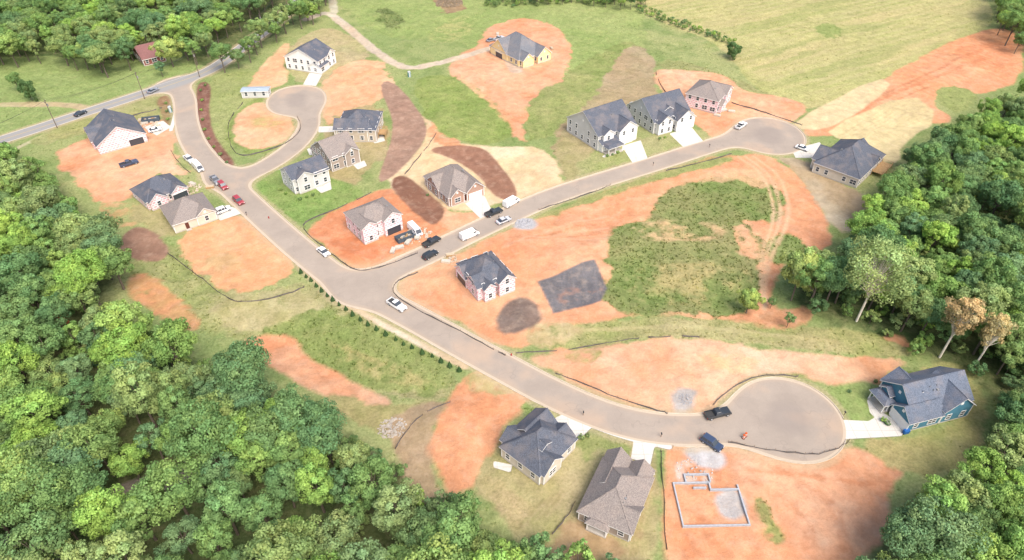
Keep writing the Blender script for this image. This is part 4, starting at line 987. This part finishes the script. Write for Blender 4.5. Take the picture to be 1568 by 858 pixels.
scatter('deciduous_forest',P3([(-200,-30,9),(505,-30,9),(480,8,9),(430,30,9),(385,62,9),(340,92,7),(300,88,7),(262,62,7),(215,80,6),(170,104,6),(120,88,6),(60,76,6),(0,88,6),(-200,86,6)]),6.4,TM,.7,1.05,[gp_(235,95,9)],margin=5)
scatter('deciduous_forest',P3([(1540,-30,9),(1534,15,9),(1552,45,9),(1590,60,9),(1800,50,9),(1800,-30,9)]),7,TM,.7,1.0)
scatter('forest_understory',P3([(-20,250,2),(50,290,2),(100,345,2),(180,400,2),(150,440,2),(150,485,2),(235,505,2),(300,550,2),(375,565,2),(430,600,2),(500,650,2),(560,690,2),(620,725,2),(660,765,2),(740,805,2),(800,840,2),(850,885,2),(700,900,2),(400,700,2),(0,500,2)]),4.6,BM,.5,1.2,gaps)
scatter('forest_understory',P3([(1500,215,2),(1400,250,2),(1385,290,2),(1330,325,2),(1312,365,2),(1300,385,2),(1232,398,2),(1225,450,2),(1262,485,2),(1330,498,2),(1425,545,2),(1540,590,2),(1545,680,2),(1500,730,2),(1430,765,2),(1390,810,2),(1340,870,2),(1568,860,2),(1568,230,2)]),5,BM,.5,1.2)
scatter('forest_understory',P3([(790,858,1),(840,835,1),(870,862,1),(1000,890,1),(1000,960,1),(790,960,1)]),3.0,BM,.8,1.4)
scatter('treeline',P3([(740,-25,4),(1000,-25,4),(990,2,4),(960,6,4),(900,-2,4),(760,-6,4)]),5,TM[:3],.4,.6)
scatter('hedgerow',P3([(975,8,1),(1050,32,1),(1125,62,1),(1122,68,1),(1045,40,1),(970,16,1)]),2.4,BM,.3,.55)
scatter('hedgerow',P3([(740,0,1),(940,-4,1),(942,4,1),(745,8,1)]),3.5,BM,.4,.7)
def plant(name,me,px,py,s=1,sz=None):
    a=G(px,py); o=bpy.data.objects.new(name,me); COL.objects.link(o); o.location=(*a,hz(*a)-.05); o.rotation_euler=(0,0,random.uniform(0,6.28)); o.scale=(s,s,sz or s); return o
yt=tree_mesh('yellow_green_tree',301,R=4.5,H=11,squash=.9,nl=70,per=120,leaf=.45,lm=LEAFY)
plant('maple_tree',yt,266,103,1.15)
plant('maple_tree',yt,1212,458,.95,1.5); plant('maple_tree',yt,1143,478,.6,.7)
dk=tree_mesh('round_dark_tree',302,R=3,H=5.5,squash=.85,nl=50,per=110,leaf=.36,lm=LEAFD)
plant('cedar_tree',dk,1121,90,1.15); plant('cedar_tree',dk,50,155,1.0,1.5); plant('oak_tree',TM[2],135,105,.9); plant('oak_tree',TM[1],345,112,.9); plant('oak_tree',TM[4],30,140,.6);plant('oak_tree',TM[4],250,118,.5)
sy=tree_mesh('pale_sycamore',303,R=8.2,H=23,squash=.75,nl=110,per=120,leaf=.5,bm_=BARKP,lm=leafmat('sycamore_foliage',[S(160,180,116,LK),S(164,182,120,LK)]),sparse=.6,limb=.65)
plant('sycamore_tree',sy,1310,494,1.0,1.0)
dt=tree_mesh('dry_tree',304,R=3.6,H=19,squash=1.5,nl=60,per=90,leaf=.42,bm_=BARKP,lm=LEAFB,sparse=.7,limb=.7)
plant('dying_tree',dt,1438,548,1.0,1.0); plant('dying_tree',dt,1488,566,.85,.9)
rt=tree_mesh('reddish_tree',305,R=2.6,H=11,squash=1.3,nl=30,per=80,leaf=.4,lm=LEAFR)
plant('dying_tree',rt,108,515,.9)
for p in [(1262,470,.9),(1240,440,.9),(1205,500,.3),(1180,470,.25),(1525,664,.8),(1380,505,.9),(1385,262,.6),(1398,300,.8)]: plant('oak_tree',random.choice(TM),p[0],p[1],p[2])
def cone_mesh():
    r=np.random.default_rng(5); m=MB(); m.cyl((0,0,-.1),(0,0,.5),.05,.04,5,0,False)
    for k in range(420):
        z=r.uniform(.1,1.0); a=r.uniform(0,6.28); rad_=(1.02-z)*.8*r.uniform(.6,1.1)
        p=Vector((math.cos(a)*rad_,math.sin(a)*rad_,z*2.0)); n=Vector((math.cos(a),math.sin(a),.5)).normalized(); t=n.cross(Vector(r.normal(size=3))).normalized(); b=n.cross(t); s=.15
        m.add([p-t*s,p-b*s*.6,p+t*s,p+b*s*.6],[(0,1,2,3)],1)
    me=bpy.data.meshes.new('young_evergreen'); me.from_pydata(m.v,[],m.f); me.materials.append(BARK); me.materials.append(LEAFE); me.polygons.foreach_set('material_index',m.m)
    ca=me.color_attributes.new('tint','FLOAT_COLOR','POINT'); ca.data.foreach_set('color',np.ones(len(m.v)*4,np.float32)); return me
cm_=cone_mesh()
pl=[Vector(p) for p in chaikin([G(x,y) for x,y in [(462,418),(505,457),(560,497),(630,533),(708,571)]],2,False)]
d=0;nx=0
for i in range(len(pl)-1):
    L=(pl[i+1]-pl[i]).length
    while nx<=d+L:
        p=pl[i].lerp(pl[i+1],(nx-d)/L)+Vector((random.uniform(-.25,.25),random.uniform(-.25,.25))); o=bpy.data.objects.new('arborvitae_shrub',cm_); COL.objects.link(o); o.location=(p.x,p.y,hz(p.x,p.y)-.05); s=random.uniform(.65,.95); o.scale=(s,s,s); o.rotation_euler=(0,0,random.random()*6); nx+=2.7+random.uniform(-.3,.3)
    d+=L
se=empty('foundation_shrubs',0,0,0,0)
for k,(px,py) in enumerate([(308,140),(310,155),(309,170),(311,185),(314,200),(320,214),(328,226),(338,238),(348,250),(315,132),(460,306),(470,303),(480,300),(930,240),(938,238),(946,235),(1010,214),(1018,212),(655,300),(1340,585),(1352,645),(1358,650),(1300,600),(890,672),(900,668),(960,700),(255,160),(256,172),(258,184),(430,292),(438,298)]):
    a=G(px,py); o=bpy.data.objects.new('shrub_%d'%k,BM[k%3]); COL.objects.link(o); o.location=(*a,hz(*a)-.25); s=random.uniform(.2,.32); o.scale=(s,s,s); o.parent=se
# ---------------------------------------------------------------- wild grass tufts (one mesh)
n=150000
px_=rng.uniform(-260,300,n); py_=rng.uniform(60,380,n)
ii=np.clip(((px_-xs[0])/.46).astype(int),0,NX-1); jj=np.clip(np.searchsorted(ys,py_),0,NY-1)
prob=TALL[jj,ii]*.8+.10*(VEG[jj,ii]>.7)+.03*(VEG[jj,ii]>.3)
keep=(rng.random(n)<prob)&(ROAD[jj,ii]>.6)&(CONC[jj,ii]>.3)
px_,py_,ii,jj=px_[keep],py_[keep],ii[keep],jj[keep]; n=len(px_); z=HT[jj,ii]; tl=TALL[jj,ii]
cb=COLR[jj,ii]*rng.uniform(.8,1.4,(n,1))*np.array([1.0,1.05,.95])
vs=[];cs=[]
for k in range(3):
    a=rng.uniform(0,6.283,n); w=rng.uniform(.12,.3,n); h=rng.uniform(.12,.28,n)+tl*rng.uniform(.05,.25,n); lx,ly=rng.normal(0,.25,n),rng.normal(0,.25,n)
    ox,oy=rng.normal(0,.15,n),rng.normal(0,.15,n)
    x=px_+ox;y=py_+oy
    vs.append(np.stack([np.stack([x-np.cos(a)*w,y-np.sin(a)*w,z-.03],1),np.stack([x+np.cos(a)*w,y+np.sin(a)*w,z-.03],1),np.stack([x+lx,y+ly,z+h],1)],1).reshape(-1,3)); cs.append(np.repeat(cb,3,0))
vs=np.vstack(vs);cs=np.vstack(cs)
gme=np_mesh('wild_grass',vs,np.arange(len(vs)).reshape(-1,3),3); ca=gme.color_attributes.new('tint','FLOAT_COLOR','POINT'); cc=np.ones((len(vs),4),np.float32);cc[:,:3]=cs;ca.data.foreach_set('color',cc.ravel())
gm_=bpy.data.materials.new('grass_blades'); nt=nodes_of(gm_); at=nt.nodes.new('ShaderNodeAttribute'); at.attribute_name='tint'
d_=nt.nodes.new('ShaderNodeBsdfDiffuse'); t_=nt.nodes.new('ShaderNodeBsdfTranslucent'); mx=nt.nodes.new('ShaderNodeMixShader'); mx.inputs[0].default_value=.45; o_=nt.nodes.new('ShaderNodeOutputMaterial')
nt.links.new(at.outputs['Color'],d_.inputs[0]); nt.links.new(at.outputs['Color'],t_.inputs[0]); nt.links.new(d_.outputs[0],mx.inputs[1]); nt.links.new(t_.outputs[0],mx.inputs[2]); nt.links.new(mx.outputs[0],o_.inputs[0]); gme.materials.append(gm_)
COL.objects.link(bpy.data.objects.new('wild_grass',gme)); print('tufts',n)
# ---------------------------------------------------------------- light, sky, camera
el=rad(54); sd_=Vector((.36,-.62,0)).normalized()*math.cos(el)+Vector((0,0,math.sin(el)))
sun=bpy.data.lights.new('sun','SUN'); sun.energy=3.2; sun.angle=rad(40); sun.color=(1,.96,.905)
so=bpy.data.objects.new('sun',sun); COL.objects.link(so); so.rotation_euler=sd_.to_track_quat('Z','Y').to_euler(); so.location=(0,0,200)
wd=bpy.data.worlds.new('World'); scene.world=wd; wd.use_nodes=True; nt=wd.node_tree; nt.nodes.clear()
sk=nt.nodes.new('ShaderNodeTexSky'); sk.sky_type='NISHITA'; sk.sun_disc=False; sk.sun_elevation=el; sk.sun_rotation=math.atan2(sd_.x,sd_.y); sk.dust_density=5.0; sk.air_density=1.0
bg=nt.nodes.new('ShaderNodeBackground'); bg.inputs[1].default_value=.25; wo=nt.nodes.new('ShaderNodeOutputWorld'); nt.links.new(sk.outputs[0],bg.inputs[0]); nt.links.new(bg.outputs[0],wo.inputs[0])
cam=bpy.data.cameras.new('camera'); cam.lens=24; cam.sensor_width=36; cam.clip_end=20000; cam.clip_start=1
co=bpy.data.objects.new('camera',cam); COL.objects.link(co); co.location=(0,0,CH); co.rotation_euler=(rad(90)-PT,0,0); scene.camera=co
scene.view_settings.view_transform='Standard'; scene.view_settings.look='None'; scene.view_settings.exposure=0
